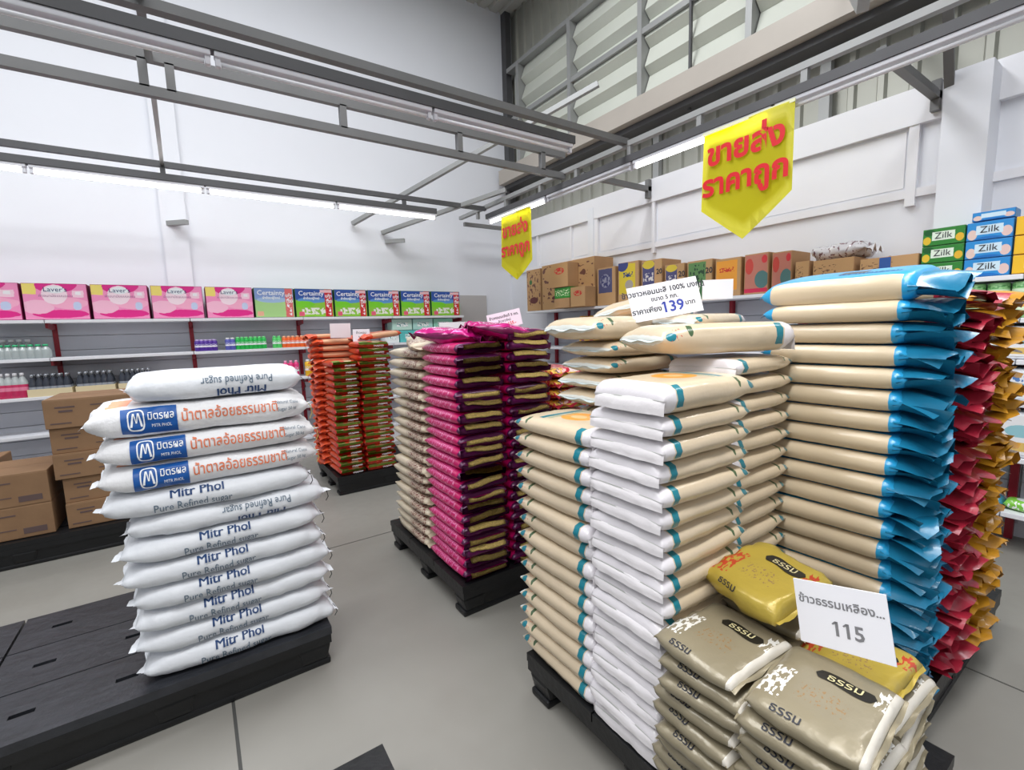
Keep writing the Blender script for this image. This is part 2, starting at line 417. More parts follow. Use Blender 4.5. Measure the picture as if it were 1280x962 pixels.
# louvre band
wn = D.objects.new('window_1', None); COL.objects.link(wn); wn['kind'] = 'structure'; wn['label'] = 'wide band of slanted pale louvre slats in a steel frame'; wn['category'] = 'window'
part('added_pale_backing', box('added_pale_backing', mat('louvre_backing', rgb(206, 210, 204), .6), XW + .06, XW + .08, -1.5, YW - .15, 3.94, 5.42), wn)  # pale sheet added so the gaps between slats look less dark
ML = [6.06, 4.91, 3.74, 2.5, 1.2, -.1, -1.5]
zb, zt = 3.94, 5.42
for y in ML: part('mullion', box('mullion', LGREY, XW - .1, XW + .05, y - .03, y + .03, zb, zt), wn)
for y in (3.1, .6): part('thin_mullion', box('thin_mullion', DGREY, XW - .1, XW - .07, y - .012, y + .012, zb - .3, zt), wn)
for z in (zb, 4.68, zt): part('frame_rail', box('frame_rail', LGREY, XW - .09, XW + .05, -1.5, YW - .15, z - .03, z + .03), wn)
sl = {}
for a, b in zip(ML, ML[1:]):
    for k in range(5):
        z = zb + .02 + k * .288
        key = round(a - b, 2)
        if key not in sl:
            bm = bmesh.new(); pr_ = [(0, 0), (-.085, .075), (-.08, .09), (0, .285), (.02, .285), (.02, 0)]
            e0 = [bm.verts.new((p, 0, q)) for p, q in pr_]; e1 = [bm.verts.new((p, b - a + .08, q)) for p, q in pr_]
            for i_ in range(6): bm.faces.new((e0[i_], e0[(i_ + 1) % 6], e1[(i_ + 1) % 6], e1[i_]))
            bm.faces.new(e0[::-1]); bm.faces.new(e1); bmesh.ops.recalc_face_normals(bm, faces=bm.faces); sl[key] = mesh(bm, 'louvre_slat', LOUV)
        part('louvre_slat', sl[key], wn, (XW + .03, a - .04, z))
for z in (5.42,): pass

# ------------------------------------------------------------------ overhead steel
def steel(name, label, pieces, loc=(0, 0, 0), group=None, cat='steel beam'):
    t = thing(name, label, cat, loc, group=group)
    for pn, m, a, b, w_, h_ in pieces: part(pn, bar(pn, m, a, b, w_, h_), t)
    return t
xs = [-3.6, 3.39]
steel('ceiling_truss', 'long grey steel truss with short uprights crossing above the middle aisle',
      [('top_chord', GREY, (-3.6, 3.9, 1.77 + H - H + .0 + 1.5), (3.39, 3.9, 3.27), .05, .06), ('bottom_chord', GREY, (-3.6, 3.9, 3.06), (3.39, 3.9, 3.06), .05, .06)] +
      [('upright', GREY, (x, 3.9, 3.08), (x, 3.9, 3.25), .05, .05) for x in (-2.6, -1.2, -.1, .04, 1.13, 2.15, 3.1)])
steel('ceiling_beam', 'grey steel beam highest across the upper left of the hall', [('chord', GREY, (-3.6, 3.04, 3.12), (3.39, 3.04, 3.12), .06, .05)])
steel('ceiling_beam', 'grey steel beam just above the lit tube row by the far wall',
      [('chord', DGREY, (-4.6, 5.5, 3.08), (3.39, 5.5, 3.08), .05, .05)] + [('upright', DGREY, (x, 5.5, 2.98), (x, 5.5, 3.06), .04, .04) for x in (-2.3, -.08, 2.25)])
# right-hand rail beam with upper chord and uprights
steel('ceiling_truss', 'grey steel truss above the right tube row, carrying the yellow banners',
      [('top_chord', LGREY, (3.39, -1.5, 3.1), (3.39, 6.2, 3.1), .05, .045)] +
      [('upright', LGREY, (3.39, y, 2.99), (3.39, y, 3.08), .04, .04) for y in (5.7, 5.0, 4.3, 3.7, 3.0, 2.3, 1.55, .3)])
for y in (3.6, 1.9): part('wall_stud', box('wall_stud', LGREY, XW + .02, XW + .08, y - .04, y + .04, 3.1, 3.66), wr)
for i, (y, lab) in enumerate(((6.1, 'nearest the far corner'), (3.62, 'between the two yellow banners'), (1.15, 'meeting the white pillar'))):
    steel('wall_bracket', 'grey steel bracket arm tying the truss to the right wall, ' + lab,
          [('arm', GREY, (3.39, y, 3.0), (XW - .05, y, 3.0), .05, .05), ('foot', GREY, (XW - .08, y, 2.9), (XW - .08, y, 3.1), .05, .05)], group='steel bracket arms on the right wall')
for i, (a, b, lab) in enumerate((((1.9, 6.45, 2.93), (3.6, 3.6, 3.9), 'slanting up from the far wall to the louvre band'), ((2.3, YW - .03, 2.85), (3.39, 5.0, 3.2), 'short, beside the far end of the tube rows'),
                                 ((3.3, .9, 3.75), (4.25, 1.05, 2.98), 'coming down onto the white pillar'))):
    steel('brace_bar', 'thin grey diagonal brace ' + lab, [('rod', GREY if i == 2 else LGREY, a, b, .05, .05)], cat='brace', group='diagonal steel braces under the roof')
steel('brace_bar', 'heavy grey steel arm crossing the upper right corner', [('rod', LGREY, (3.39, 1.25, 3.3), (XW, 1.8, 4.2), .06, .08)], cat='brace', group='diagonal steel braces under the roof')
steel('hanging_rod', 'thin steel hanger rod joining truss and tube row at upper left', [('rod', LGREY, (-.06, 3.9, 3.06), (-.08, 5.5, 3.08), .03, .02)], cat='rod')
steel('hanging_rod', 'short steel arm joining the two front beams at upper left', [('rod', GREY, (-.06, 2.95, 3.14), (-.06, 3.9, 3.26), .04, .04)], cat='rod')
# small arms on far wall
for x, lab in ((-.13, 'above the white wall pillar'), (2.35, 'near the right end of the tube row')):
    solo('wall_bracket', bar('wall_bracket', LGREY, (x, YW - .01, 2.74), (x + .2, YW - .2, 2.74), .05, .05), 'short grey steel stub on the far wall ' + lab, 'bracket', group='steel stubs on the far wall')

# tube rows: housing rail + fixtures
def fixture(label, loc, along, lit, group):
    t = thing('tube_light', label, 'light', loc, (0, 0, 0 if along == 'x' else PI / 2), group)
    t['category'] = 'light'
    part('housing', FH, t); part('fluorescent_tube', TON if lit else TOFF, t, (-.57, 0, -.052))
    part('end_socket', SOCK, t, (-.585, 0, -.05)); part('end_socket', SOCK, t, (.585, 0, -.05))
    return t
FH = box('housing', FIXT, -.6, .6, -.028, .028, -.028, 0, .006)
TON = lathe('fluorescent_tube', TUBEON, [(.016, 0), (.016, 1.14)], 10, 'x')
TOFF = lathe('fluorescent_tube', TUBEOFF, [(.013, 0), (.013, 1.14)], 10, 'x')
SOCK = box('end_socket', FIXT, -.012, .012, -.018, .018, -.02, .025, .004)
ZT = 2.965
def rail(label, a, b):
    return solo('light_rail', bar('light_rail', DGREY, a, b, .07, .06), label, 'rail')
rail('dark steel rail carrying the lit tubes along the far wall', (-4.6, 5.5, ZT + .0), (2.66, 5.5, ZT + .0))
rail('dark steel rail carrying the unlit tubes across the upper left', (-3.8, 2.95, ZT + .0), (2.66, 2.95, ZT + .0))
rail('dark steel rail carrying the tubes above the right aisle', (3.39, -1.5, ZT - .0), (3.39, 5.45, ZT - .0))
zf = ZT - .03
pos = ['rightmost', 'second from the right', 'third from the right', 'fourth from the right', 'at the left edge']
for k in range(5): fixture('lit fluorescent tube on the far-wall rail, ' + pos[k], (2.06 - 1.215 * k, 5.5, zf), 'x', True, 'lit tubes on the far-wall rail')
for k in range(5): fixture('unlit fluorescent tube on the upper-left rail, ' + pos[k].replace('at the left edge', 'farthest left'), (2.04 - 1.215 * k, 2.95, zf), 'x', False, 'unlit tubes on the upper-left rail')
for k, (lit, lb) in enumerate(((True, 'lit tube behind the small far banner'), (False, 'unlit tube between the two yellow banners'), (True, 'lit tube just left of the big banner'),
                              (False, 'unlit tube right of the big banner'), (False, 'unlit tube at the right edge of the view'))):
    fixture('fluorescent ' + lb, (3.39, 4.8 - 1.225 * k, zf), 'y', lit, 'tubes on the right rail')

# ------------------------------------------------------------------ banners
def banner(label, x, yc, zt, wd, hh, tip, s, lines, gr):
    t = thing('price_banner', label, 'banner', (x, yc, zt), (0, 0, 0), 'yellow hanging banners')
    bm = bmesh.new(); n = 12; fr, bk = [], []
    prof = [(-wd / 2, 0), (wd / 2, 0), (wd / 2, -hh), (0, -hh - tip), (-wd / 2, -hh)]
    cols = [i / n for i in range(n + 1)]; g = []
    for c in cols:
        y = (c - .5) * wd; low = -hh - tip * (1 - abs(2 * c - 1))
        g.append([bm.verts.new((.012 * math.sin(c * 5 + 1) * (1 - .3 * k), -y, low * k / 6)) for k in range(7)])
    for i in range(n):
        for k in range(6): bm.faces.new((g[i][k], g[i + 1][k], g[i + 1][k + 1], g[i][k + 1]))
    bmesh.ops.solidify(bm, geom=bm.faces[:], thickness=.002)
    part('cloth_sheet', mesh(bm, 'cloth_sheet', mat('banner_yellow', rgb(226, 218, 24), .5, bump=.08, bscale=8, trans=0), True), t)
    for txt, z, sz in lines: part('red_lettering', text(txt, sz, REDINK, off=sz * .034), t, (-.016, 0, z), (PI / 2, 0, -PI / 2))
    part('hem', box('hem', mat('banner_hem', rgb(240, 240, 200), .5), -.006, .006, -wd / 2, wd / 2, -.012, .01), t)
    return t
banner('large yellow pennant banner with red Thai sale lettering', 3.36, 1.92, 2.91, .66, .56, .26, 1, [('ขายส่ง', -.18, .215), ('ราคาถูก', -.40, .205)], 0)
banner('small yellow pennant banner farther back near the corner', 3.36, 4.77, 2.88, .64, .60, .2, 1, [('ขายส่ง', -.2, .205), ('ราคาถูก', -.43, .195)], 0)

# ------------------------------------------------------------------ left shelving
YF, YB = 6.05, 6.42
ZS = [1.697, 1.343, .986, .629, .24]
sh = thing('shelf_unit', 'long white shelving with red uprights along the far white wall', 'shelves', (0, YB, 0))
for z, x0, x1 in zip(ZS, (-3.4,) * 5, (3.3,) * 5):
    for i, (a, b) in enumerate(((-3.4, -2.24), (-2.24, -1.12), (-1.12, 0), (0, 1.12), (1.12, 2.22), (2.22, 3.3))):
        part('shelf_board', box('shelf_board', SHELF, a + .003, b - .003, YF - YB, 0, z - .03, z, .004), sh)
for x in (-2.24, -1.12, 0, 1.12, 2.22, 3.29):
    part('upright', box('upright', RED, x - .02, x + .02, -.01, .035, 0, 1.7), sh)
    for z in ZS: part('shelf_arm', bar('shelf_arm', RED, (x, -.30, z - .05), (x, 0, z - .07), .02, .05), sh)
BP = D.meshes.new
for a, b in ((-3.4, -2.24), (-2.24, -1.12), (-1.12, 0), (0, 1.12), (1.12, 2.22), (2.22, 3.3)):
    for k in range(11):
        z = .1 + k * .145
        part('back_panel', box('back_panel', SBACK, a + .002, b - .002, .0, .012, z, z + .141, .003), sh)
part('kick_plate', box('kick_plate', SHELF, -3.4, 3.3, YF - YB + .02, YF - YB + .04, 0, .2), sh)

def pm(name, base, shapes, warp=.03, rough=.4): return mat(name, base, rough, shapes=shapes, warp=warp)
W_ = rgb(245, 240, 245)
PINK = pm('pink_pack_print', rgb(246, 150, 196), [('e', .55, .15, .45, .12, rgb(230, 40, 140)), ('e', .2, .35, .25, .2, rgb(250, 190, 215)), ('e', .7, .45, .3, .16, rgb(250, 176, 206)), ('e', .5, 1.0, .35, .25, rgb(226, 40, 140)),
    ('e', .48, .7, .2, .28, rgb(250, 226, 236)), ('r', .08, .86, .12, .16, rgb(246, 226, 120)), ('r', .85, .72, .09, .1, rgb(250, 210, 226)), ('r', .86, .74, .04, .05, W_), ('e', .82, .38, .07, .12, rgb(200, 210, 240))], .05)
CERT = pm('green_blue_pack_print', rgb(140, 200, 60), [('r', .5, .9, .5, .3, rgb(44, 84, 170)), ('e', .45, .6, .4, .1, rgb(90, 150, 210)), ('e', .2, .45, .3, .12, rgb(120, 210, 40)), ('s', .5, .2, .35, .12, rgb(236, 236, 226), 12, 8, .48),
    ('r', .14, .1, .07, .08, rgb(226, 90, 120)), ('r', .88, .5, .1, .5, rgb(206, 36, 44)), ('s', .88, .4, .06, .35, W_, 9, 16, .53), ('r', .82, .93, .16, .05, rgb(240, 200, 206))], .02)
CERTF = pm('faded_pack_print', rgb(170, 214, 140), [('r', .5, .9, .5, .3, rgb(130, 156, 210)), ('e', .45, .6, .4, .1, rgb(160, 190, 226)), ('r', .88, .5, .1, .5, rgb(224, 110, 110)), ('s', .88, .4, .06, .35, W_, 9, 16, .53), ('r', .12, .12, .08, .08, rgb(236, 180, 150))], .02)
MAG = mat('magenta_side', rgb(150, 30, 90), .5)
def pack(name, label, cat, x0, x1, y0, y1, z0, z1, body, side, letter=None, lsz=.05, lm=None, lz=.8, group=None, face='y', rz=0, top=None, lx=.5, extra=(), bev=.004, off=0, tiltx=0):
    "printed box whose decorated face looks along -Y (face y) or -X (face x)"
    w_ = x1 - x0 if face == 'y' else y1 - y0; d = y1 - y0 if face == 'y' else x1 - x0; h = z1 - z0
    cx, cy = (x0 + x1) / 2, (y0 + y1) / 2
    t = thing(name, label, cat, (cx, cy, z0), (0, tiltx, (0 if face == 'y' else -PI / 2) + rz), group)
    bm = bmesh.new(); boxbm(bm, -w_ / 2, w_ / 2, -d / 2 + .002, d / 2, 0, h, bev); part('pack_body', mesh(bm, 'pack_body', side), t)
    bm = bmesh.new(); boxbm(bm, -w_ / 2 + bev, w_ / 2 - bev, -d / 2 - .001, -d / 2 + .003, bev, h - bev); part('front_print', mesh(bm, 'front_print', body), t)
    if letter:
        ls = letter if isinstance(letter, list) else [(letter, lx, lz, lsz, lm)]
        for s_, u_, v_, z_, m_ in ls: part('lettering', text(s_, z_, m_, off=off), t, (-w_ / 2 + u_ * w_, -d / 2 - .003, v_ * h), (PI / 2, 0, 0))
    for e in extra: e(t, w_, d, h)
    return t
px = [(-85, 27), (28, 112), (114, 187), (189, 255), (257, 317)]
names = ['leftmost, cut by the frame edge', 'second from the left', 'third from the left', 'fourth from the left', 'last before the green packs']
zs = ZS[0] + .002
for (a, b), nm in zip(px, names):
    xa, xb = at(a, 380, 1, YF + .02).x, at(b, 380, 1, YF + .02).x
    def hrt(t, w_, d, h):
        bm = bmesh.new(); n = 20; vs = [bm.verts.new((.3 * w_ * .5 * math.cos(2 * PI * i / n), 0, .10 * h * math.sin(2 * PI * i / n))) for i in range(n)]; bm.faces.new(vs)
        part('logo_oval', mesh(bm, 'logo_oval', WHITEP), t, (-.0, -d / 2 - .002, .83 * h))
    pack('tissue_carton', 'pink printed carton on the top left shelf, ' + nm, 'carton', xa + .006, xb - .006, YF + .02, YF + .34, zs, zs + .335, PINK, MAG,
         letter=[("Laver's", .5, .83, .06, NAVY), ('ผ้าอนามัยแบบแผ่น', .5, .66, .032, mat('mauve_ink', rgb(176, 120, 160), .5))], group='pink cartons on the top left shelf', extra=(hrt,))
px = [(318, 368), (369, 417), (418, 459), (460, 500), (501, 538), (539, 575)]
names = ['faded first one beside the pink cartons', 'second from the pink cartons', 'third from the pink cartons', 'fourth from the pink cartons', 'second from the shelf end', 'at the right end of the shelf']
for i, ((a, b), nm) in enumerate(zip(px, names)):
    xa, xb = at(a, 380, 1, YF + .02).x, at(b, 380, 1, YF + .02).x
    pack('diaper_carton', 'green and blue printed carton, ' + nm, 'carton', xa + .004, xb - .004, YF + .02, YF + .34, zs, zs + .335, CERTF if i == 0 else CERT, mat('green_side', rgb(60, 110, 60), .5),
         letter=[('Certainty', .42, .83, .075, WHITEP), ('ผ้าอ้อมผู้ใหญ่', .42, .66, .035, WHITEP), ('แพ็ก', .88, .75, .045, WHITEP), ('100', .88, .55, .05, WHITEP)], group='green and blue cartons on the top left shelf', off=.001)

# cans and bottles
def canset(name, label0, cat, xs, y, z, r, h, body, cap, group, capr=.7, neck=False):
    if neck: prof = [(r * .9, 0), (r, .01), (r, h * .55), (r * .85, h * .65), (r * .35, h * .86), (r * .3, h * .9)]
    else: prof = [(r * .93, 0), (r, .006), (r, h * .8), (r * .8, h * .86), (r * .7, h * .87)]
    bmh = lathe('can_body', body, prof, 14)
    cp = lathe('cap', cap, [(r * capr, h * .86), (r * capr, h * .98), (r * capr * .8, h)], 12)
    n = len(xs)
    for i, x in enumerate(xs):
        pl = 'leftmost' if i == 0 else 'rightmost' if i == n - 1 else ORD[i] + ' from the left'
        t = thing(name, f'{label0}, {pl} of its {("pair","row")[n > 2]}', cat, (x, y, z), group=group)
        part('can_body' if not neck else 'bottle_body', bmh, t); part('cap', cp, t)
def sx(px0, px1, n, y=YF + .06, py=430): return [at(px0 + (px1 - px0) * (i + .5) / n, py, 1, y).x for i in range(n)]
def canmat(nm, c): return mat(nm, c, .3, .1, shapes=[('r', .5, .45, 1, .06, rgb(245, 245, 250)), ('s', .5, .6, 1, .1, rgb(240, 240, 250), 30, 14, .55)])
z2 = ZS[1] + .001; WCAP = mat('cap_white', rgb(236, 236, 240), .3)
canset('spray_can', 'purple spray can on the second shelf', 'can', sx(244, 271, 5), YF + .06, z2, .027, .125, canmat('can_purple', rgb(84, 50, 150)), mat('cap_lilac', rgb(196, 176, 226), .3), 'purple cans on the second shelf')
canset('spray_can', 'blue-violet spray can beside green ones', 'can', sx(282, 294, 2), YF + .06, z2, .028, .135, canmat('can_bluevio', rgb(92, 96, 176)), WCAP, 'blue-violet cans on the second shelf')
canset('spray_can', 'bright green spray can on the second shelf', 'can', sx(295, 333, 7), YF + .06, z2, .026, .14, canmat('can_green', rgb(40, 180, 80)), mat('cap_green', rgb(120, 226, 140), .3), 'green cans on the second shelf')
canset('spray_can', 'pale green can beside the orange cans', 'can', sx(341, 352, 2), YF + .06, z2, .026, .14, canmat('can_lgreen', rgb(90, 206, 110)), mat('cap_green', rgb(120, 226, 140), .3), 'pale green cans by the orange ones')
canset('spray_can', 'orange spray can on the second shelf', 'can', sx(353, 386, 6), YF + .06, z2, .027, .135, canmat('can_orange', rgb(238, 110, 50)), mat('cap_peach', rgb(250, 190, 150), .3), 'orange cans on the second shelf')
canset('shampoo_bottle', 'pink bottle on third shelf behind sacks', 'bottle', sx(354, 374, 3, py=460), YF + .06, ZS[2], .03, .2, canmat('bottle_pink', rgb(226, 60, 130)), mat('cap_pink', rgb(250, 170, 206), .3), 'pink bottles on the third shelf', .6)
canset('shampoo_bottle', 'yellow bottle on third shelf near orange bags', 'bottle', sx(382, 400, 3, py=460), YF + .06, ZS[2], .035, .2, canmat('bottle_yellow', rgb(240, 190, 50)), WCAP, 'yellow bottles on the third shelf', .6)
GLASS = mat('clear_bottle_plastic', rgb(196, 206, 206), .15, 0, trans=.35)
canset('sauce_bottle', 'squat clear bottle with green cap, second shelf', 'bottle', sx(-24, 62, 9, py=440), YF + .08, z2, .04, .13, GLASS, mat('cap_teal', rgb(60, 190, 130), .3), 'clear bottles on the left second shelf', .5, True)
canset('sauce_bottle', 'taller clear bottle behind the green-capped ones', 'bottle', sx(-22, 40, 6, py=430, y=YF + .2), YF + .2, z2, .04, .18, GLASS, WCAP, 'tall clear bottles on the left second shelf', .5, True)
z3 = ZS[2] + .001
canset('syrup_bottle', 'red-pink bottle with clear neck, third shelf', 'bottle', sx(-30, 33, 7, py=480), YF + .07, z3, .042, .23, mat('bottle_redpink', rgb(196, 50, 96), .25, shapes=[('r', .5, .85, 1, .25, rgb(170, 176, 176)), ('r', .5, .4, 1, .08, rgb(226, 130, 160))]), WCAP, 'red-pink bottles on the third shelf', .4, True)
DARKB = mat('dark_soy_glass', rgb(58, 62, 72), .15, shapes=[('r', .5, .35, 1, .12, rgb(150, 156, 166))])
CAPS = mat('cap_silver', rgb(190, 196, 204), .25, .6)
for (a, b, w1, nm) in ((33, 92, 'left', 'left'), (94, 146, 'middle', 'middle'), (148, 194, 'right', 'right')):
    xa, xb = at(a, 488, 1, YF + .02).x, at(b, 488, 1, YF + .02).x
    t = thing('bottle_tray', f'shallow cream cardboard tray of dark bottles, {nm} one on the third shelf', 'tray', ((xa + xb) / 2, YF + .14, z3), group='cardboard bottle trays on the third shelf'); hw = (xb - xa) / 2 - .006
    tm = mat('tray_cream', rgb(222, 206, 168), .7)
    part('tray_base', box('tray_base', tm, -hw, hw, -.13, .13, 0, .006), t)
    part('tray_front', box('tray_front', tm, -hw, hw, -.13, -.124, .006, .07), t)
    part('tray_side', box('tray_side', tm, -hw, -hw + .006, -.124, .13, .006, .07), t); part('tray_side', box('tray_side', tm, hw - .006, hw, -.124, .13, .006, .07), t)
    for row in (0, 1):
        n = 6; xs_ = [(xa + xb) / 2 - hw + .035 + (2 * hw - .07) * i / (n - 1) for i in range(n)]
        canset('soy_bottle', f'dark bottle, {("front","rear")[row]} line of {nm} tray', 'bottle', xs_, YF + .05 + .09 * row, z3 + .007, .03, .2, DARKB, CAPS, 'dark bottles in shelf trays', .4, True)
# packs at right part of left shelf
for i, (a, b, y0, hh, c, lb) in enumerate(((490, 515, 404, .15, rgb(190, 226, 214), 'pale green'), (516, 541, 404, .15, rgb(176, 222, 214), 'mint'), (542, 566, 402, .15, rgb(150, 214, 190), 'green-white'),
        (480, 498, 420, .12, rgb(226, 232, 232), 'white'), (499, 530, 420, .14, rgb(90, 190, 190), 'teal'))):
    xa, xb = at(a, 400, 1, YF + .05).x, at(b, 400, 1, YF + .05).x
    zz = z2 + (.165 if i < 3 else 0)
    pack('tissue_pack', f'{lb} tissue pack {"in the upper row" if i < 3 else "in the lower row"} on the shelf behind the cream bags', 'pack', xa, xb - .004, YF + .05, YF + .25, zz, zz + (.15 if i < 3 else .16), pm('tp%d' % i, c, [('r', .5, .5, .3, .2, rgb(240, 248, 246)), ('s', .5, .5, .3, .2, rgb(80, 150, 150), 9, 9, .56)]), mat('tps%d' % i, c, .4))
for i in (0, 1):
    pack('tissue_pack', ('white', 'grey-white')[i] + ' tissue pack lying under the mint packs', 'pack', 2.66 + i * .27, 2.92 + i * .27, YF + .05, YF + .25, z2, z2 + .163, mat('tpw', rgb(224, 230, 232), .4), mat('tpw', rgb(224, 230, 232), .4))
# grey board at the wall end
solo('wall_board', box('wall_board', mat('board_grey', rgb(190, 186, 184), .6), 3.36, 3.95, YW - .035, YW - .005, .2, 2.02, .006), 'plain grey board standing against the wall beside the shelf end', 'board')

# ------------------------------------------------------------------ pallets
def pallet(label, x0, x1, y0, y1, h=.18, top=BLACK, slots=True, rz=0):
    t = thing('plastic_pallet', label, 'pallet', ((x0 + x1) / 2, (y0 + y1) / 2, 0), (0, 0, rz)); w_, d = (x1 - x0) / 2, (y1 - y0) / 2
    # deck boards with recessed joints and grip slots
    nb = 3; bw = 2 * d / nb
    for k in range(nb):
        a = -d + k * bw + .003; b = a + bw - .006
        X = [-w_]; n = 4
        for i in range(n): c = -w_ + 2 * w_ * (i + .5) / n; X += [c - .035, c + .035]
        X.append(w_); Yc = (a + b) / 2; Y = [a, Yc - .012, Yc + .012, b]
        bm = bmesh.new(); z1 = h; z0 = h - .035
        V = {}
        def vv(i, j, z):
            if (i, j, z) not in V: V[(i, j, z)] = bm.verts.new((X[i], Y[j], z))
            return V[(i, j, z)]
        om = lambda i, j: slots and j == 1 and i % 2 == 1 and 0 <= i < len(X) - 1
        for i in range(len(X) - 1):
            for j in range(3):
                if om(i, j): continue
                bm.faces.new((vv(i, j, z1), vv(i + 1, j, z1), vv(i + 1, j + 1, z1), vv(i, j + 1, z1)))
                bm.faces.new((vv(i, j, z0), vv(i, j + 1, z0), vv(i + 1, j + 1, z0), vv(i + 1, j, z0)))
                for (di, dj, e) in ((-1, 0, ((i, j + 1), (i, j))), (1, 0, ((i + 1, j), (i + 1, j + 1))), (0, -1, ((i, j), (i + 1, j))), (0, 1, ((i + 1, j + 1), (i, j + 1)))):
                    ii, jj = i + di, j + dj
                    if ii < 0 or jj < 0 or ii >= len(X) - 1 or jj > 2 or om(ii, jj):
                        (p, q), (r_, s_) = e; bm.faces.new((vv(p, q, z0), vv(r_, s_, z0), vv(r_, s_, z1), vv(p, q, z1)))
        part('deck_board', mesh(bm, 'deck_board', top), t)
    part('deck_rim', box('deck_rim', BLACK, -w_ + .004, w_ - .004, -d + .004, d - .004, h - .075, h - .036), t)
    for yy in (-d + .03, d - .03): part('skirt', box('skirt', BLACK, -w_ + .03, w_ - .03, yy - .01, yy + .01, .02, h - .07), t)
    for yy in (-d + .07, 0, d - .07):
        part('runner', box('runner', BLACK, -w_ + .01, w_ - .01, yy - .055, yy + .055, 0, .03, .01), t)
        for xx in (-w_ + .075, 0, w_ - .075):
            bm = bmesh.new(); fs = boxbm(bm, xx - .07, xx + .07, yy - .058, yy + .058, .028, h - .07, .02)
            for v in bm.verts:
                if v.co.z < .06: v.co.x = xx + (v.co.x - xx) * .82
            part('foot', mesh(bm, 'foot', BLACK), t)
    return t
pallet('black plastic pallet under the white sugar sacks', -.775, .40, 2.10, 3.05, top=BLACKT)
pallet('black plastic pallet, empty, at the left edge beside the sugar pallet', -1.97, -.785, 2.10, 3.05, top=BLACKT)
pallet('low black pallet corner at the bottom edge of the view', -.8, .385, .3, 1.375, top=BLACK)
pallet('black pallet under the stacked brown cartons at far left', -1.75, -.38, 4.3, 5.3, top=BLACK)
pallet('black pallet under the pink, purple and cream print rice bags', 1.03, 2.1, 2.02, 3.09)
pallet('black pallet under the orange rice bags', .98, 1.98, 4.33, 5.18)
pallet('black pallet under the teal-marked cream bags and the khaki packs', 1.01, 1.78, .3, 1.44)
pallet('black pallet under the blue, red and yellow bags at right', 1.82, 3.1, .42, 1.45)

# ------------------------------------------------------------------ brown cartons at far left
def carton(label, x0, x1, y0, y1, z0, z1, rz=0, m=CARDD, group=None, big='ข้าว', tape=True, cat='carton'):
    t = thing('cardboard_carton', label, cat, ((x0 + x1) / 2, (y0 + y1) / 2, z0), (0, 0, rz), group); w_, d, h = (x1 - x0) / 2, (y1 - y0) / 2, z1 - z0
    part('carton_body', box('carton_body', m, -w_, w_, -d, d, 0, h - .004, .005), t)
    part('top_flap', box('top_flap', m, -w_ + .002, w_ - .002, -d + .002, -.002, h - .004, h, 0), t); part('top_flap', box('top_flap', m, -w_ + .002, w_ - .002, .002, d - .002, h - .004, h, 0), t)
    bm = bmesh.new()
    for (a, b, c, e) in ((-.72, -.45, .55, .62), (-.78, -.4, .7, .75), (.4, .85, .12, .3), (-.1, .3, .72, .76), (-.12, .28, .28, .31), (-.9, -.5, .15, .19)):
        boxbm(bm, a * w_, b * w_, -d - .0015, -d, c * h, e * h)
    part('printed_marks', mesh(bm, 'printed_marks', CPRINT), t)['kind'] = 'stuff'
    return t
zz = .185
hs = [.178, .178, .178, .178, .2]
for k in range(5):
    carton(f'brown carton in the five-high column at left, {fromtop(k, 5)}', -.87 + (.03 if k < 2 else -.01 * (k == 4)), -.34, 4.36 + .02 * (k % 2), 4.9, zz, zz + hs[k], group='brown cartons in the tall column', m=CARDD); zz += hs[k] + .001
for k in range(2):
    carton(f'wide brown carton left of the tall column, {("bottom","top")[k]} of the two', -1.42, -.905, 4.36, 4.9, .185 + k * .222, .185 + k * .222 + .221, group='wide brown cartons at the left edge', m=CARDD)
carton('brown carton behind at the very left edge', -1.72, -1.28, 4.92, 5.28, .185, .64, m=CARDD)

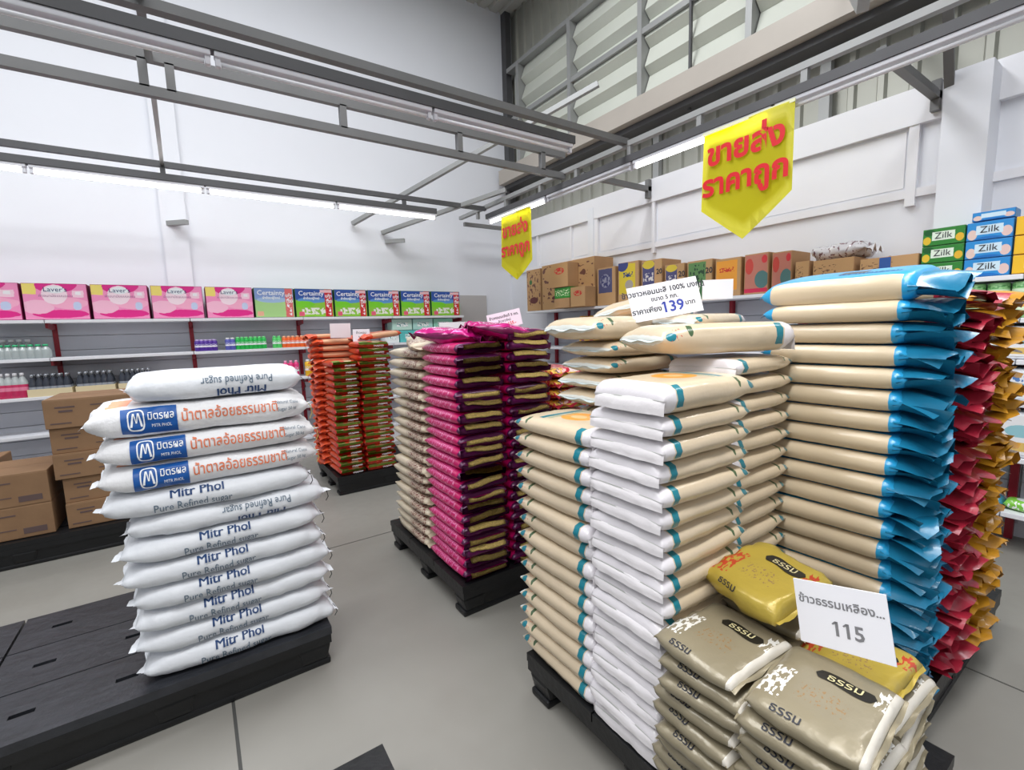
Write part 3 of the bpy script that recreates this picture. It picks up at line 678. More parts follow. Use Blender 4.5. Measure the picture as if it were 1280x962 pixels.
# ------------------------------------------------------------------ sugar sacks
SUG = mat('woven_white_plastic', rgb(226, 229, 234), .42, 0, bump=.6, bscale=16, var=.05, vscale=10)
STR = mat('black_string', rgb(40, 40, 44), .7); YSTR = mat('yellow_string', rgb(226, 206, 120), .7)
def sugar(seed, logo, flip, shift=0, thick=.0925, W=.46, L=.70):
    b = Bag(L, W, thick, seed, n=2.6, p0=5, p1=5, wr=.10, end=.9, nu=44, nv=40, narrow=.13, sag=0, plump=1.5)
    if logo:
        body = mat('woven_sack_orange_corner', rgb(232, 232, 234), .42, bump=.35, bscale=50, shapes=[('r', .12, .2, .045, .10, rgb(250, 170, 130)), ('e', .8, .3, .14, .06, rgb(120, 176, 220)), ('e', .55, .3, .12, .05, rgb(246, 222, 200))], warp=.01)
    else: body = SUG
    ps = [('sack_body', b.body('sack_body', body), None)]
    ps.append(('sewn_end', fin('sewn_end', SUG, b, 0, .014, .010, seed, .016, .01), None)); ps.append(('sewn_end', fin('sewn_end', SUG, b, 1, .014, .010, seed + 3, .02, .01), None))
    if logo:
        ps.append(('blue_logo_panel', mesh(b.patch(.145, .37, -.035, .050, nu=24, nv=16), 'blue_logo_panel', mat('logo_blue', rgb(14, 84, 160), .4)), 'blue printed logo panel'))
        def strokes(polys, lift):
            bm = bmesh.new()
            for A, B_, C_, D_ in polys:
                n = 5; prev = None
                for i in range(n + 1):
                    t = i / n; e = [bm.verts.new(b.P(p[0] + (q[0] - p[0]) * t, p[1] + (q[1] - p[1]) * t, lift)) for p, q in ((A, D_), (B_, C_))]
                    if prev: bm.faces.new((prev[0], prev[1], e[1], e[0]))
                    prev = e
            return bm
        cu, cv, ru, rv = .205, .008, .034, .031; K = 24; ring = []
        def sq(a, r): c, s_ = math.cos(a), math.sin(a); return (cu + r * ru * math.copysign(abs(c) ** .6, c), cv + r * rv * math.copysign(abs(s_) ** .6, s_))
        for i in range(K):
            a, a2 = 2 * PI * i / K, 2 * PI * (i + 1) / K; ring.append([sq(a, .84), sq(a, 1), sq(a2, 1), sq(a2, .84)])
        h = .018; st = lambda xa, xb, wa, wb, y0, y1: [(cu + xa, cv + y0), (cu + xa + wa, cv + y0), (cu + xb + wb, cv + y1), (cu + xb, cv + y1)]
        mk = [st(-.025, -.013, .009, .006, -h, h), st(-.003, -.010, .004, .004, -h * .5, h), st(-.001, .006, .004, .004, -h * .5, h), st(.016, .007, .009, .006, -h, h)]
        ps.append(('logo_mark', mesh(join_bm([strokes(ring + mk, .0032), b.print_text('มิตรผล', .028, .305, .014, WHITEP, .0003, lift=.0030), b.print_text('MITR PHOL', .012, .305, -.010, WHITEP, lift=.0030)]), 'logo_mark', WHITEP), 'white round-cornered logo and small name', 'blue_logo_panel'))
        ps.append(('orange_lettering', mesh(b.print_text('น้ำตาลอ้อยธรรมชาติ', .041, .61, .006, ORNG, .0003), 'orange_lettering', ORNG), 'orange Thai lettering'))
        ps.append(('small_lettering', mesh(join_bm([b.print_text('Natural Cane', .016, .88, .018, SLATE), b.print_text('Sugar 50 kg', .016, .88, -.004, SLATE)]), 'small_lettering', SLATE), None))
    else:
        fl = -1 if flip else 1
        ps.append(('navy_lettering', mesh(join_bm([b.print_text('Mitr Phol', .047, .5 + shift + e_ / b.L, .026 * fl, NAVY, 0, fl) for e_ in (-.0012, -.0004, .0004, .0012)]), 'navy_lettering', NAVY), 'navy blue lettering'))
        ps.append(('grey_lettering', mesh(b.print_text('Pure Refined sugar', .033, .48 + shift, -.012 * fl, SLATE, 0, fl), 'grey_lettering', SLATE), 'grey-blue lettering'))
    x = b.L / 2
    ps.append(('tie_string', tube('tie_string', YSTR if logo else STR, [(x + .004, -.15, thick * .5), (x + .012, -.17, thick * .4), (x + .018, -.165, thick * .1), (x + .008, -.16, -.01)], .0018), None))
    return ps
KIND['sug'] = [sugar(1, 0, 0, -.02), sugar(2, 0, 0, -.08), sugar(3, 0, 0, -.04), sugar(4, 0, 0, -.06)]
KIND['sugflip'] = [sugar(5, 0, 1, .13)]
KIND['suglogo'] = [sugar(6, 1, 0, thick=.118, L=.74), sugar(7, 1, 0, thick=.1, L=.74)]
KIND['sugtop'] = [sugar(9, 0, 1, .12, thick=.105, L=.60, W=.42)]
rows = [(.183, 'sug', 2, .06, 0), (.2765, 'sug', 0, .045, .0), (.370, 'sug', 3, .05, .0), (.4635, 'sug', 1, .055, 0), (.557, 'sug', 2, .03, 0), (.6505, 'sug', 0, .035, 0), (.744, 'sugflip', 0, .06, 0), (.8375, 'sug', 1, .0, 0),
        (.932, 'suglogo', 1, .015, 0), (1.034, 'suglogo', 1, .02, 0), (1.136, 'suglogo', 0, .005, 0)]
NR = 12
for k, (z, kd, vr, dx, dy) in enumerate(rows):
    nm = 'white sugar sack with navy print' if kd == 'sug' else 'white sugar sack with upside-down print mid-stack' if kd == 'sugflip' else 'white sugar sack with blue logo and orange print'
    place_bag(kd, 'sugar_sack', f'{nm}, {fromtop(k, NR)}', 'white sugar sacks in one stack', (.02 + dx, 2.36 + R.uniform(-.012, .012), z), R.uniform(-.015, .02), vr)
place_bag('sugtop', 'sugar_sack', 'white sugar sack lying on top of the stack, print upside down', 'white sugar sacks in one stack', (.075, 2.37, 1.258), .01, 0)

# ------------------------------------------------------------------ cream bags with teal squares
TEAL = rgb(14, 122, 138); CRM = rgb(214, 196, 168); WHT = rgb(228, 224, 228)
def cream(seed, T, topart=True, L=.43, W=.30):
    b = Bag(L, W, T, seed, n=2.7, p0=3, p1=14, wr=.06, end=.45, nu=34, nv=32, narrow=.06)
    shapes = [('r', .0, .25, .014, .6, rgb(216, 218, 212)), ('e', .065, .02, .035, .03, TEAL), ('e', .065, .48, .035, .03, TEAL), ('s', .10, .03, .04, .04, rgb(200, 110, 90), 50, 40, .62),
              ('e', .20, .045, .018, .035, rgb(70, 96, 64)), ('e', .2, .455, .018, .035, rgb(70, 96, 64)),
              ('r', .97, .25, .065, .6, WHT), ('r', .865, .02, .03, .05, TEAL), ('r', .865, .48, .03, .05, TEAL),
              ('e', .52, .25, .17, .10, rgb(240, 160, 60)), ('e', .52, .25, .08, .04, rgb(230, 190, 130)), ('r', .30, .25, .03, .16, TEAL), ('r', .36, .25, .006, .15, rgb(90, 150, 120)), ('r', .38, .25, .005, .15, rgb(90, 150, 120))]
    m = mat('cream_bag_print', CRM, .28, 0, shapes=shapes, warp=.02, var=.08, vscale=8, coat=.25, bump=.2, bscale=30)
    fw = mat('film_white', rgb(232, 228, 230), .3, coat=.3, bump=.35, bscale=22)
    ps = [('bag_body', b.body('bag_body', m), None), ('sealed_end', fin('sealed_end', mat('film_print', rgb(206, 222, 226), .25), b, 0, .014, .004, seed), None)]
    bm = bmesh.new(); ny, nz = 16, 4; g = []
    for i in range(ny + 1):
        y = (i / ny - .5) * W * .93; row = []
        for jz in range(nz + 1):
            t = jz / nz
            x = b.L / 2 - .016 + .020 * min(1, t * 2.2) ** .6 + .004 * t * noise.noise(Vector((y * 26, t * 2, seed))) - .008 * abs(2 * y / W) ** 6
            row.append(bm.verts.new((x, y, T * (.66 - .62 * t) + .003 * noise.noise(Vector((y * 15, seed, t))))))
        g.append(row)
    for i in range(ny):
        for jz in range(nz): bm.faces.new((g[i][jz], g[i + 1][jz], g[i + 1][jz + 1], g[i][jz + 1]))
    ps.append(('folded_end', mesh(bm, 'folded_end', fw, True), 'white folded film end'))
    return ps
PC = .0655
KIND['cream'] = [cream(s_, PC) for s_ in (11, 12, 13, 14, 15)]
KIND['creambig'] = [cream(21, .105, L=.52), cream(22, .095, L=.48)]
def column(kind, name, what, group, x, y, rz, n, z0, pitch, jit=.008, rj=.03, var=None, scale=1, start=0):
    for k in range(start, n):
        place_bag(kind, name, f'{what}, {fromtop(k, n)}', group, (x + R.uniform(-jit, jit), y + R.uniform(-jit, jit), z0 + k * pitch), rz + R.uniform(-rj, rj), var, (0, 0), scale)
N90 = -PI / 2
column('cream', 'rice_bag', 'cream rice bag in far-left column of front pallet', 'cream rice bags, far-left column', 1.16, 1.275, N90, 15, .183, .0655)
column('cream', 'rice_bag', 'cream rice bag in near corner column, white folded end', 'cream rice bags, near corner column', 1.23, .92, PI, 16, .183, .0668)
column('cream', 'rice_bag', 'cream rice bag, column between corner and blue columns', 'cream rice bags, inner column', 1.615, .955, PI, 18, .183, .0668, scale=.9)
place_bag('creambig', 'rice_bag', 'plump cream bag on the corner column, white end facing left', 'loose cream rice bags on top', (1.225, .90, .183 + 16 * .0668), PI, 1, (0, 0), .92)
# rear cross-laid bags
column('cream', 'rice_bag', 'cream rice bag laid crosswise behind the corner column', 'cream rice bags laid crosswise at the back', 1.51, 1.40, 0, 4, 1.17, .067)
for k in range(15): place_bag('cream', 'rice_bag', f'hidden cream rice bag under the crosswise ones, {fromtop(k, 15)}', 'hidden inner cream rice bags', (1.47, 1.27, .183 + k * .0655), N90, k)
place_bag('creambig', 'rice_bag', 'long plump cream bag lying across the top in front of the price card', 'loose cream rice bags on top', (1.52, 1.0, 1.392), -.35, 0)
place_bag('creambig', 'rice_bag', 'cream bag with orange print peeping out left behind the top bag', 'loose cream rice bags on top', (1.47, 1.42, 1.44), .05, 1, (0, 0))
place_bag('creambig', 'rice_bag', 'shiny cream bag leaning behind the price card at the summit', 'loose cream rice bags on top', (1.80, 1.48, 1.50), .15, 0, (-.2, .05), .95)
place_bag('cream', 'rice_bag', 'pale cream bag on top beside the blue stack', 'loose cream rice bags on top', (1.80, 1.25, 1.47), .1, 1)
place_bag('cream', 'rice_bag', 'flat cream bag just under the one beside the blue stack', 'loose cream rice bags on top', (1.80, 1.25, 1.40), .05, 2)

# ------------------------------------------------------------------ blue, red, yellow bags
def filmbag(seed, T, c, cd, nm, L=.45, W=.28, side=rgb(216, 198, 168), flap=.085):
    b = Bag(L, W, T, seed, n=3, p0=4, p1=8, wr=.04, end=.2, nu=28, nv=28, narrow=.04)
    shapes = [('r', .5, -.008, .42, .085, side), ('r', .5, .508, .42, .085, side), ('r', .55, .27, .09, .05, rgb(50, 50, 56))]
    m = mat(nm + '_bag_print', c, .3, 0, shapes=shapes, warp=.008, var=.05, vscale=8, coat=.2, bump=.1, bscale=45)
    fm = mat(nm + '_film', cd, .3, 0, coat=.3, bump=.25, bscale=14, var=.2, vscale=10)
    ps = [('bag_body', b.body('bag_body', m), None), ('loose_film_end', crumple('loose_film_end', fm, b, 1, flap, seed), nm + ' crumpled film end'),
          ('sealed_end', fin('sealed_end', fm, b, 0, .02, .008, seed), None)]
    if nm == 'blue': ps.append(('lettering', mesh(join_bm([b.print_text('ข้าวหอม', .04, .62, .19, NAVY, .001), b.print_text('ธรรม', .03, .8, .19, NAVY, .001)]), 'lettering', NAVY), None))
    return ps
KIND['blue'] = [filmbag(s_, .072, rgb(40, 160, 214), rgb(30, 128, 168), 'blue') for s_ in range(31, 37)]
KIND['bluetop'] = [filmbag(38, .098, rgb(40, 160, 214), rgb(30, 128, 168), 'blue', L=.47)]
KIND['red'] = [filmbag(s_, .0703, rgb(196, 40, 66), rgb(176, 40, 62), 'red', W=.33, flap=.10) for s_ in range(41, 46)]
KIND['yellow'] = [filmbag(s_, .0703, rgb(214, 156, 40), rgb(204, 146, 40), 'yellow', W=.33, flap=.10) for s_ in range(51, 56)]
column('blue', 'rice_bag', 'blue film rice bag in the tall blue column', 'blue film rice bags', 1.945, .722, N90, 19, .183, .0722, jit=.008)
place_bag('bluetop', 'rice_bag', 'plump blue film rice bag crowning the tall blue column', 'blue film rice bags', (1.955, .72, .187 + 19 * .0722), N90, 0, (.17, 0))
column('red', 'rice_bag', 'crumpled red film rice bag beside the blue column', 'red film rice bags', 2.265, .725, N90, 20, .183, .0705, jit=.015, rj=.06)
column('yellow', 'rice_bag', 'crumpled yellow film rice bag at far right', 'yellow film rice bags', 2.61, .715, N90, 20, .183, .0705, jit=.015, rj=.06)

# ------------------------------------------------------------------ khaki and gold packs
KH = rgb(150, 140, 116)
def khaki(seed, T, gold=False, L=.235, W=.29):
    b = Bag(L, W, T, seed, n=2.6, p0=4, p1=5, wr=.16, end=.6, nu=30, nv=34, narrow=.06, plump=1.25)
    base = rgb(186, 162, 66) if gold else KH
    nm = 'gold' if gold else 'khaki'
    flower = rgb(190, 70, 40) if gold else rgb(240, 238, 232)
    shapes = [('s', .14, .19, .10, .10, flower, 26, 30, .5), ('s', .93, .36, .08, .06, flower, 30, 30, .52), ('s', .52, .2, .2, .05, rgb(150, 120, 80), 40, 60, .6)]
    if not gold: shapes.append(('r', 1.0, .25, .06, .6, rgb(222, 216, 204)))
    m = mat(nm + '_pack_print', base, .33, .15, shapes=shapes, warp=.01, var=.12, vscale=9, coat=.15, bump=.45, bscale=16)
    ps = [('pack_body', b.body('pack_body', m), None), ('sealed_end', fin('sealed_end', mat(nm + '_film', base, .35, .15), b, 0, .012, .006, seed), None),
          ('sealed_end', fin('sealed_end', mat(nm + '_film', base, .35, .15), b, 1, .014, .006, seed + 1), None)]
    # black wavy name plate with light lettering, and dark lettering on the side
    bm = bmesh.new(); n = 16; top = []; bot = []
    for i in range(n + 1):
        t = i / n; u = .36 + .5 * t; wv = .008 * math.sin(t * 2 * PI)
        e = (1 - abs(2 * t - 1) ** 8) ** .5 * .028 + .002
        bot.append(bm.verts.new(b.P(u, .335 + wv - e, .0016))); top.append(bm.verts.new(b.P(u, .335 + wv + e, .0016)))
    for i in range(n): bm.faces.new((bot[i], bot[i + 1], top[i + 1], top[i]))
    ps.append(('name_plate', mesh(bm, 'name_plate', mat('plate_black', rgb(34, 32, 28), .35)), 'black wavy name plate'))
    ps.append(('plate_lettering', mesh(b.print_text('ธรรม', .034, .61, .335, WHITEP, .0002, lift=.003), 'plate_lettering', mat('pale_gold_ink', rgb(206, 196, 150), .4)), None, 'name_plate'))
    ps.append(('side_lettering', mesh(b.print_text('ธรรม', .03, .36, .045, INKB, .0003), 'side_lettering', INKB), 'black Thai name on the side'))
    return ps
KIND['khaki'] = [khaki(s_, .0485) for s_ in (61, 62, 63, 64)]
KIND['gold'] = [khaki(71, .085, True, L=.235, W=.27), khaki(72, .05, True, L=.22, W=.27)]
column('khaki', 'rice_pack', 'khaki rice pack in rear left column by cream bags', 'khaki rice packs, rear left column', 1.10, .648, N90, 10, .183, .048, jit=.012, rj=.09)
column('khaki', 'rice_pack', 'khaki rice pack in the nearest column', 'khaki rice packs, nearest column', 1.095, .41, N90, 10, .183, .048, jit=.012, rj=.09)
column('khaki', 'rice_pack', 'khaki rice pack in right column under price card', 'khaki rice packs, right column', 1.375, .43, N90, 8, .183, .048, jit=.012, rj=.09)
column('khaki', 'rice_pack', 'khaki rice pack in hidden column under gold pack', 'khaki rice packs, hidden column', 1.42, .645, N90, 10, .183, .048, jit=.005, rj=.02)
place_bag('gold', 'rice_pack', 'gold rice pack with black name plate, leaning against the cream bags', 'gold rice packs', (1.325, .655, .70), N90 - .12, 0, (.14, .08))
place_bag('gold', 'rice_pack', 'gold rice pack lying flat behind the white price card', 'gold rice packs', (1.375, .44, .183 + 8 * .048), N90, 1)

# ------------------------------------------------------------------ pink / purple bags
def purple(seed, T, L=.43, W=.29):
    b = Bag(L, W, T, seed, n=2.5, p0=3.5, p1=9, wr=.06, end=.4, nu=30, nv=28, narrow=.05)
    shapes = [('r', .5, .25, .6, .12, rgb(206, 30, 130)), ('r', .5, .75, .6, .14, rgb(150, 20, 90)), ('s', .42, .0, .4, .045, rgb(240, 170, 210), 70, 26, .60), ('s', .42, .06, .4, .04, rgb(236, 120, 190), 120, 90, .56),
              ('r', 1.0, .25, .05, .6, rgb(84, 14, 70)), ('s', .5, .25, .4, .09, rgb(240, 190, 220), 30, 20, .56)]
    m = mat('pink_bag_print', rgb(206, 16, 104), .28, .1, shapes=shapes, warp=.006, var=.1, vscale=9, coat=.3, bump=.15, bscale=40)
    dk = mat('purple_film', rgb(112, 24, 92), .25, .2, coat=.3, bump=.3, bscale=18, var=.35, vscale=14)
    gd = mat('gold_speckle_strip', rgb(222, 192, 110), .4, .1, bump=.6, bscale=160, var=.45, vscale=140)
    ps = [('bag_body', b.body('bag_body', m), None)]
    # gold printed strip and dark purple fold covering the near end
    def endsheet(zf0, zf1, bulge, name, mt, wscale=1, sd=0, jag=0):
        bm = bmesh.new(); ny, nz = 12, 4; g = []; rr = random.Random(seed * 7 + sd)
        for i in range(ny + 1):
            y = (i / ny - .5) * W * .96 * wscale; row = []
            for j in range(nz + 1):
                t = j / nz; z = T * (zf0 + (zf1 - zf0) * t) + rr.uniform(-1, 1) * jag + T * .16 * noise.noise(Vector((y * 9, seed * 3.3, sd))) + T * .18 * math.sin(seed * 2.1 + y * 7)
                x = b.L / 2 + .001 + bulge * math.sin(PI * min(1, max(0, z / T))) * (1 - (2 * y / W) ** 6 * .4) + .003 * noise.noise(Vector((y * 30, z * 60, seed + sd)))
                row.append(bm.verts.new((x, y, z)))
            g.append(row)
        for i in range(ny):
            for j in range(nz): bm.faces.new((g[i][j], g[i + 1][j], g[i + 1][j + 1], g[i][j + 1]))
        bmesh.ops.solidify(bm, geom=bm.faces[:], thickness=.002)
        return (name, mesh(bm, name, mt, True), None)
    ps.append(endsheet(.05, .66, .018, 'purple_fold', dk, 1, 0, .003)); ps.append(endsheet(.50, .88, .026, 'gold_strip', gd, .78, 1, .0012))
    ps.append(('sealed_end', fin('sealed_end', mat('pink_film', rgb(214, 40, 120), .3), b, 0, .016, .006, seed), None))
    return ps
PP = .0595
KIND['purple'] = [purple(s_, PP) for s_ in range(81, 90)]
column('purple', 'rice_bag', 'pink rice bag, purple-gold end, in corner column', 'pink and purple rice bags, corner column', 1.20, 2.265, N90, 21, .183, PP, jit=.006, rj=.02)
column('purple', 'rice_bag', 'purple rice bag with gold strip, second column', 'pink and purple rice bags, second column', 1.515, 2.265, N90, 22, .183, PP, jit=.008, rj=.03)
# loose magenta bag on top
def magenta(seed):
    b = Bag(.40, .30, .10, seed, n=2, p0=2.2, p1=2.2, wr=.22, end=.7, nu=36, nv=34, narrow=.2, plump=1.1)
    m = mat('magenta_foil_print', rgb(206, 24, 130), .22, .25, shapes=[('s', .5, .2, .35, .12, rgb(236, 170, 214), 22, 18, .56), ('r', .5, .0, .6, .03, rgb(120, 20, 80))], warp=.03, coat=.4, bump=.35, bscale=22)
    return [('bag_body', b.body('bag_body', m), None), ('sealed_end', fin('sealed_end', m, b, 0, .03, .02, seed, .02), None), ('sealed_end', fin('sealed_end', m, b, 1, .05, .02, seed + 1, .03), None)]
KIND['magenta'] = [magenta(91), magenta(92)]
zt_ = .183 + 21 * PP
place_bag('magenta', 'rice_bag', 'crumpled magenta bag on top of the pink column, left one', 'loose magenta bags', (1.17, 2.30, zt_ - .01), N90 + .5, 0, (0, .05), .9)
place_bag('magenta', 'rice_bag', 'crumpled magenta bag on top of the pink column, right one', 'loose magenta bags', (1.40, 2.18, zt_ + .0), -.15, 1, (0, .16), .95)
# cream print bags behind
def pale(seed, T, L=.50, W=.34):
    b = Bag(L, W, T, seed, n=2.4, p0=3, p1=5, wr=.06, end=.35, nu=28, nv=26, narrow=.08)
    shapes = [('r', .72, .25, .24, .5, rgb(206, 190, 168)), ('s', .74, .0, .2, .10, rgb(120, 60, 50), 60, 46, .52), ('s', .74, .25, .2, .14, rgb(130, 70, 60), 50, 36, .54)]
    m = mat('pale_bag_print', rgb(224, 210, 184), .35, 0, shapes=shapes, warp=.008, var=.08, vscale=9, coat=.15, bump=.12, bscale=40)
    return [('bag_body', b.body('bag_body', m), None), ('sealed_end', fin('sealed_end', mat('pale_film', rgb(214, 200, 176), .35), b, 0, .02, .008, seed), None), ('sealed_end', fin('sealed_end', mat('pale_film', rgb(214, 200, 176), .35), b, 1, .024, .012, seed + 2, .01), None)]
KIND['pale'] = [pale(s_, .0637) for s_ in (101, 102, 103, 104)]
column('pale', 'rice_bag', 'pale brown-printed rice bag behind the pink column', 'pale cream printed rice bags', 1.22, 2.76, N90, 19, .183, .0637, jit=.01, rj=.03)
place_bag('pale', 'rice_bag', 'pale cream rice bag slumped on top behind the magenta bags', 'pale cream printed rice bags', (1.26, 2.72, .183 + 19 * .0637), N90 - .35, 1, (0, .08))
# red snack-like bags at right of that pallet
def redpack(seed):
    b = Bag(.40, .28, .063, seed, n=2.3, p0=5, p1=7, wr=.08, end=.4, nu=24, nv=26, narrow=.05)
    sh_ = [('r', .96, .1, .12, .07, rgb(236, 190, 60)), ('s', .96, .1, .1, .06, rgb(60, 60, 110), 40, 30, .55), ('r', .96, .32, .12, .06, rgb(240, 226, 226)), ('s', .5, .25, .5, .15, rgb(240, 200, 200), 26, 26, .56), ('s', .5, .0, .5, .05, rgb(240, 200, 80), 40, 30, .55)]
    m = mat('red_pack_print', rgb(200, 30, 60), .28, .1, shapes=sh_, warp=.01, coat=.3, bump=.15, bscale=40)
    bm = bmesh.new()
    boxbm(bm, b.L / 2 - .02, b.L / 2 + .006, -.09, .11, .012, .034, .004)
    return [('bag_body', b.body('bag_body', m), None), ('yellow_band', mesh(bm, 'yellow_band', mat('yellow_band', rgb(238, 200, 70), .35, var=.4, vscale=60)), 'yellow printed band'), ('sealed_end', fin('sealed_end', mat('red_film', rgb(226, 120, 140), .3), b, 1, .03, .014, seed), None)]
KIND['redpack'] = [redpack(s_) for s_ in (111, 112, 113)]
column('redpack', 'rice_bag', 'red and yellow rice bag right of purple columns', 'red and yellow rice bags', 1.86, 2.30, N90, 17, .183, .063, jit=.01, rj=.05)

# ------------------------------------------------------------------ orange bags
def orange(seed, T, L=.37, W=.245, windows=False):
    b = Bag(L, W, T, seed, n=2.3, p0=3.5, p1=7, wr=.07, end=.35, nu=24, nv=24, narrow=.05)
    sh_ = [('r', .93, .10, .2, .07, rgb(120, 160, 60)), ('r', .93, .30, .2, .06, rgb(214, 196, 150)), ('r', .93, .0, .2, .05, rgb(206, 50, 34)), ('s', .4, .25, .4, .1, rgb(246, 160, 130), 20, 20, .55)]
    if windows: sh_ = [('r', .5, .03, .36, .07, rgb(232, 176, 136)), ('s', .4, .25, .4, .1, rgb(246, 190, 170), 20, 20, .55)]
    m = mat('orange_bag_print' + ('_w' if windows else ''), rgb(232, 84, 40), .3, .05, shapes=sh_, warp=.01, var=.08, coat=.2, bump=.15, bscale=40)
    of = mat('orange_film', rgb(236, 96, 56), .3, coat=.2, bump=.2, bscale=20)
    ps = [('bag_body', b.body('bag_body', m), None)]
    ps.append(('loose_film_end', crumple('loose_film_end', of, b, 0, .035, seed, tall=.018), None))
    if not windows:
        x = b.L / 2
        for nm, z0, z1, c, wv in (('green_band', .50, .80, rgb(160, 204, 76), .9), ('cream_band', .80, .90, rgb(226, 204, 156), .85), ('red_band', .14, .50, rgb(240, 74, 46), .95)):
            bm = bmesh.new(); ny = 10; g = []
            for i in range(ny + 1):
                y = (i / ny - .5) * W * wv; wob = .006 * noise.noise(Vector((y * 20, seed, z0 * 9)))
                g.append([bm.verts.new((x + .002 + (.010 if nm == 'green_band' else .006) * (1 - (2 * y / W) ** 4), y, T * z0 + wob)), bm.verts.new((x + .001 + .009 * (1 - (2 * y / W) ** 4), y, T * z1 + wob))])
            for i in range(ny): bm.faces.new((g[i][0], g[i + 1][0], g[i + 1][1], g[i][1]))
            bmesh.ops.solidify(bm, geom=bm.faces[:], thickness=.002)
            ps.append((nm, mesh(bm, nm, mat(nm, c, .35, var=.3, vscale=40), True), None))
        bmt = textbm('มาบุญครอง', .02, .0004)
        for v in bmt.verts: v.co = Vector((x + .0115, v.co.x + W * .16, v.co.y + T * .3))
        ps.append(('lettering', mesh(bmt, 'lettering', WHITEP), None))
    return ps
KIND['orange'] = [orange(s_, .0615) for s_ in (121, 122, 123, 124)]
KIND['orangeB'] = [orange(s_, .0615, W=.30) for s_ in (125, 126, 127)]
KIND['orangeW'] = [orange(s_, .0625, L=.42, W=.34, windows=True) for s_ in (131, 132)]
column('orange', 'rice_bag', 'orange rice bag in the shorter front left column', 'orange rice bags, short front column', 1.125, 4.53, N90, 17, .183, .0625, jit=.008, rj=.04)
column('orangeB', 'rice_bag', 'orange rice bag in the taller front right column', 'orange rice bags, tall front column', 1.40, 4.53, N90, 20, .183, .0615, jit=.008, rj=.04)
column('orangeW', 'rice_bag', 'orange rice bag with clear window, rear left column', 'orange rice bags, rear column', 1.20, 4.94, 0, 20, .183, .063, jit=.008, rj=.04)
place_bag('orangeW', 'rice_bag', 'orange-red rice bag lying loose on the tall orange column', 'loose orange rice bags', (1.56, 4.75, .183 + 20 * .0625), .3, 0, (0, -.08))
place_bag('orangeW', 'rice_bag', 'orange-pink rice bag lying on the rear column at the left', 'loose orange rice bags', (1.10, 4.98, .183 + 20 * .063), .2, 1, (0, .0), .8)

# ------------------------------------------------------------------ price cards
def card(label, c, wd, hh, face, lines, rot=(0, 0), group='white price cards', m=PAPER, holder=None, roll=0):
    "thin card; face = heading angle (0 looks to -Y)"
    t = thing('price_card', label, 'sign', c, (0, 0, 0), group)
    t.rotation_euler = (Matrix.Rotation(face, 3, 'Z') @ Matrix.Rotation(rot[0], 3, 'X') @ Matrix.Rotation(roll, 3, 'Y')).to_euler()
    part('card_sheet', box('card_sheet', m, -wd / 2, wd / 2, -.0015, .0015, 0, hh), t)
    for s_, u_, v_, z_, m_ in lines: part('handwriting', text(s_, z_, m_, off=z_ * .022), t, (u_ * wd, -.0022, v_ * hh), (PI / 2, 0, 0))
    if holder:
        bm = bmesh.new(); vs = [bm.verts.new(p) for p in ((-wd / 2, 0, 0), (-wd / 2, 0, hh), (-wd / 2, .09, 0))]; bm.faces.new(vs)
        ex = bmesh.ops.extrude_face_region(bm, geom=bm.faces[:]); bmesh.ops.translate(bm, verts=[v for v in ex['geom'] if isinstance(v, bmesh.types.BMVert)], vec=(-.003, 0, 0))
        bmesh.ops.recalc_face_normals(bm, faces=bm.faces)
        part('side_panel', mesh(bm, 'side_panel', holder), t); part('back_sheet', box('back_sheet', m, -wd / 2, wd / 2, -.001, .001, 0, hh * 1.02), t, (0, .09, 0), (.45, 0, 0))
    return t
card('white card with grey handwriting and the number 115 on the khaki packs', (1.21, .405, .712), .195, .152, N90 + .02,
     [('ข้าวธรรมเหลือง...', .0, .70, .0265, INKG), ('115', .06, .32, .046, INKG)], (-.12, 0), roll=-.22)
card('large white handwritten card with a blue 139 on the cream bags', (1.585, 1.20, 1.525), .285, .145, N90 + .95,
     [('ข้าวขาวหอมมะลิ 100% มงกุฎ', 0, .78, .030, INKB), ('ขนาด 5 กก.', 0, .56, .024, INKB), ('ราคาเพียง', -.28, .27, .030, INKB), ('139', .09, .27, .062, INKBLUE), ('บาท', .34, .3, .026, INKB)], (-.25, 0), roll=-.16)
GRN = mat('green_side_panel', rgb(30, 100, 50), .5)
card('blank white tent card with green side behind the 139 card', (1.95, 1.22, 1.60), .13, .085, -.75, [], (0, 0), holder=GRN)
card('white tilted card with small handwriting above the purple bags', (1.60, 2.40, 1.50), .21, .10, -.7, [('ข้าวหอมมะลิแท้ 5 กก.', 0, .72, .022, INKB), ('ข้าวขาวใหม่', .0, .45, .018, INKB), ('ราคา', -.2, .2, .02, INKB), ('155.-', .2, .22, .026, REDINK)], (-.1, 0), roll=-.2)
card('blank white tent card with green side on the pale printed bags', (1.52, 2.95, 1.44), .20, .11, -.6, [], (0, 0), holder=GRN)
card('plain pinkish card standing on the rear orange bags', (1.20, 4.72, 1.45), .19, .14, -.35, [], (-.08, 0), m=mat('pink_white_card', rgb(240, 228, 232), .55))
card('white card with faint print on the tall orange column', (1.37, 4.62, 1.41), .16, .12, -.35, [('ข้าวหอม', 0, .7, .03, INKG), ('120', 0, .3, .04, INKG)], (-.2, 0), holder=mat('black_side_panel', rgb(30, 30, 30), .5), roll=.0)

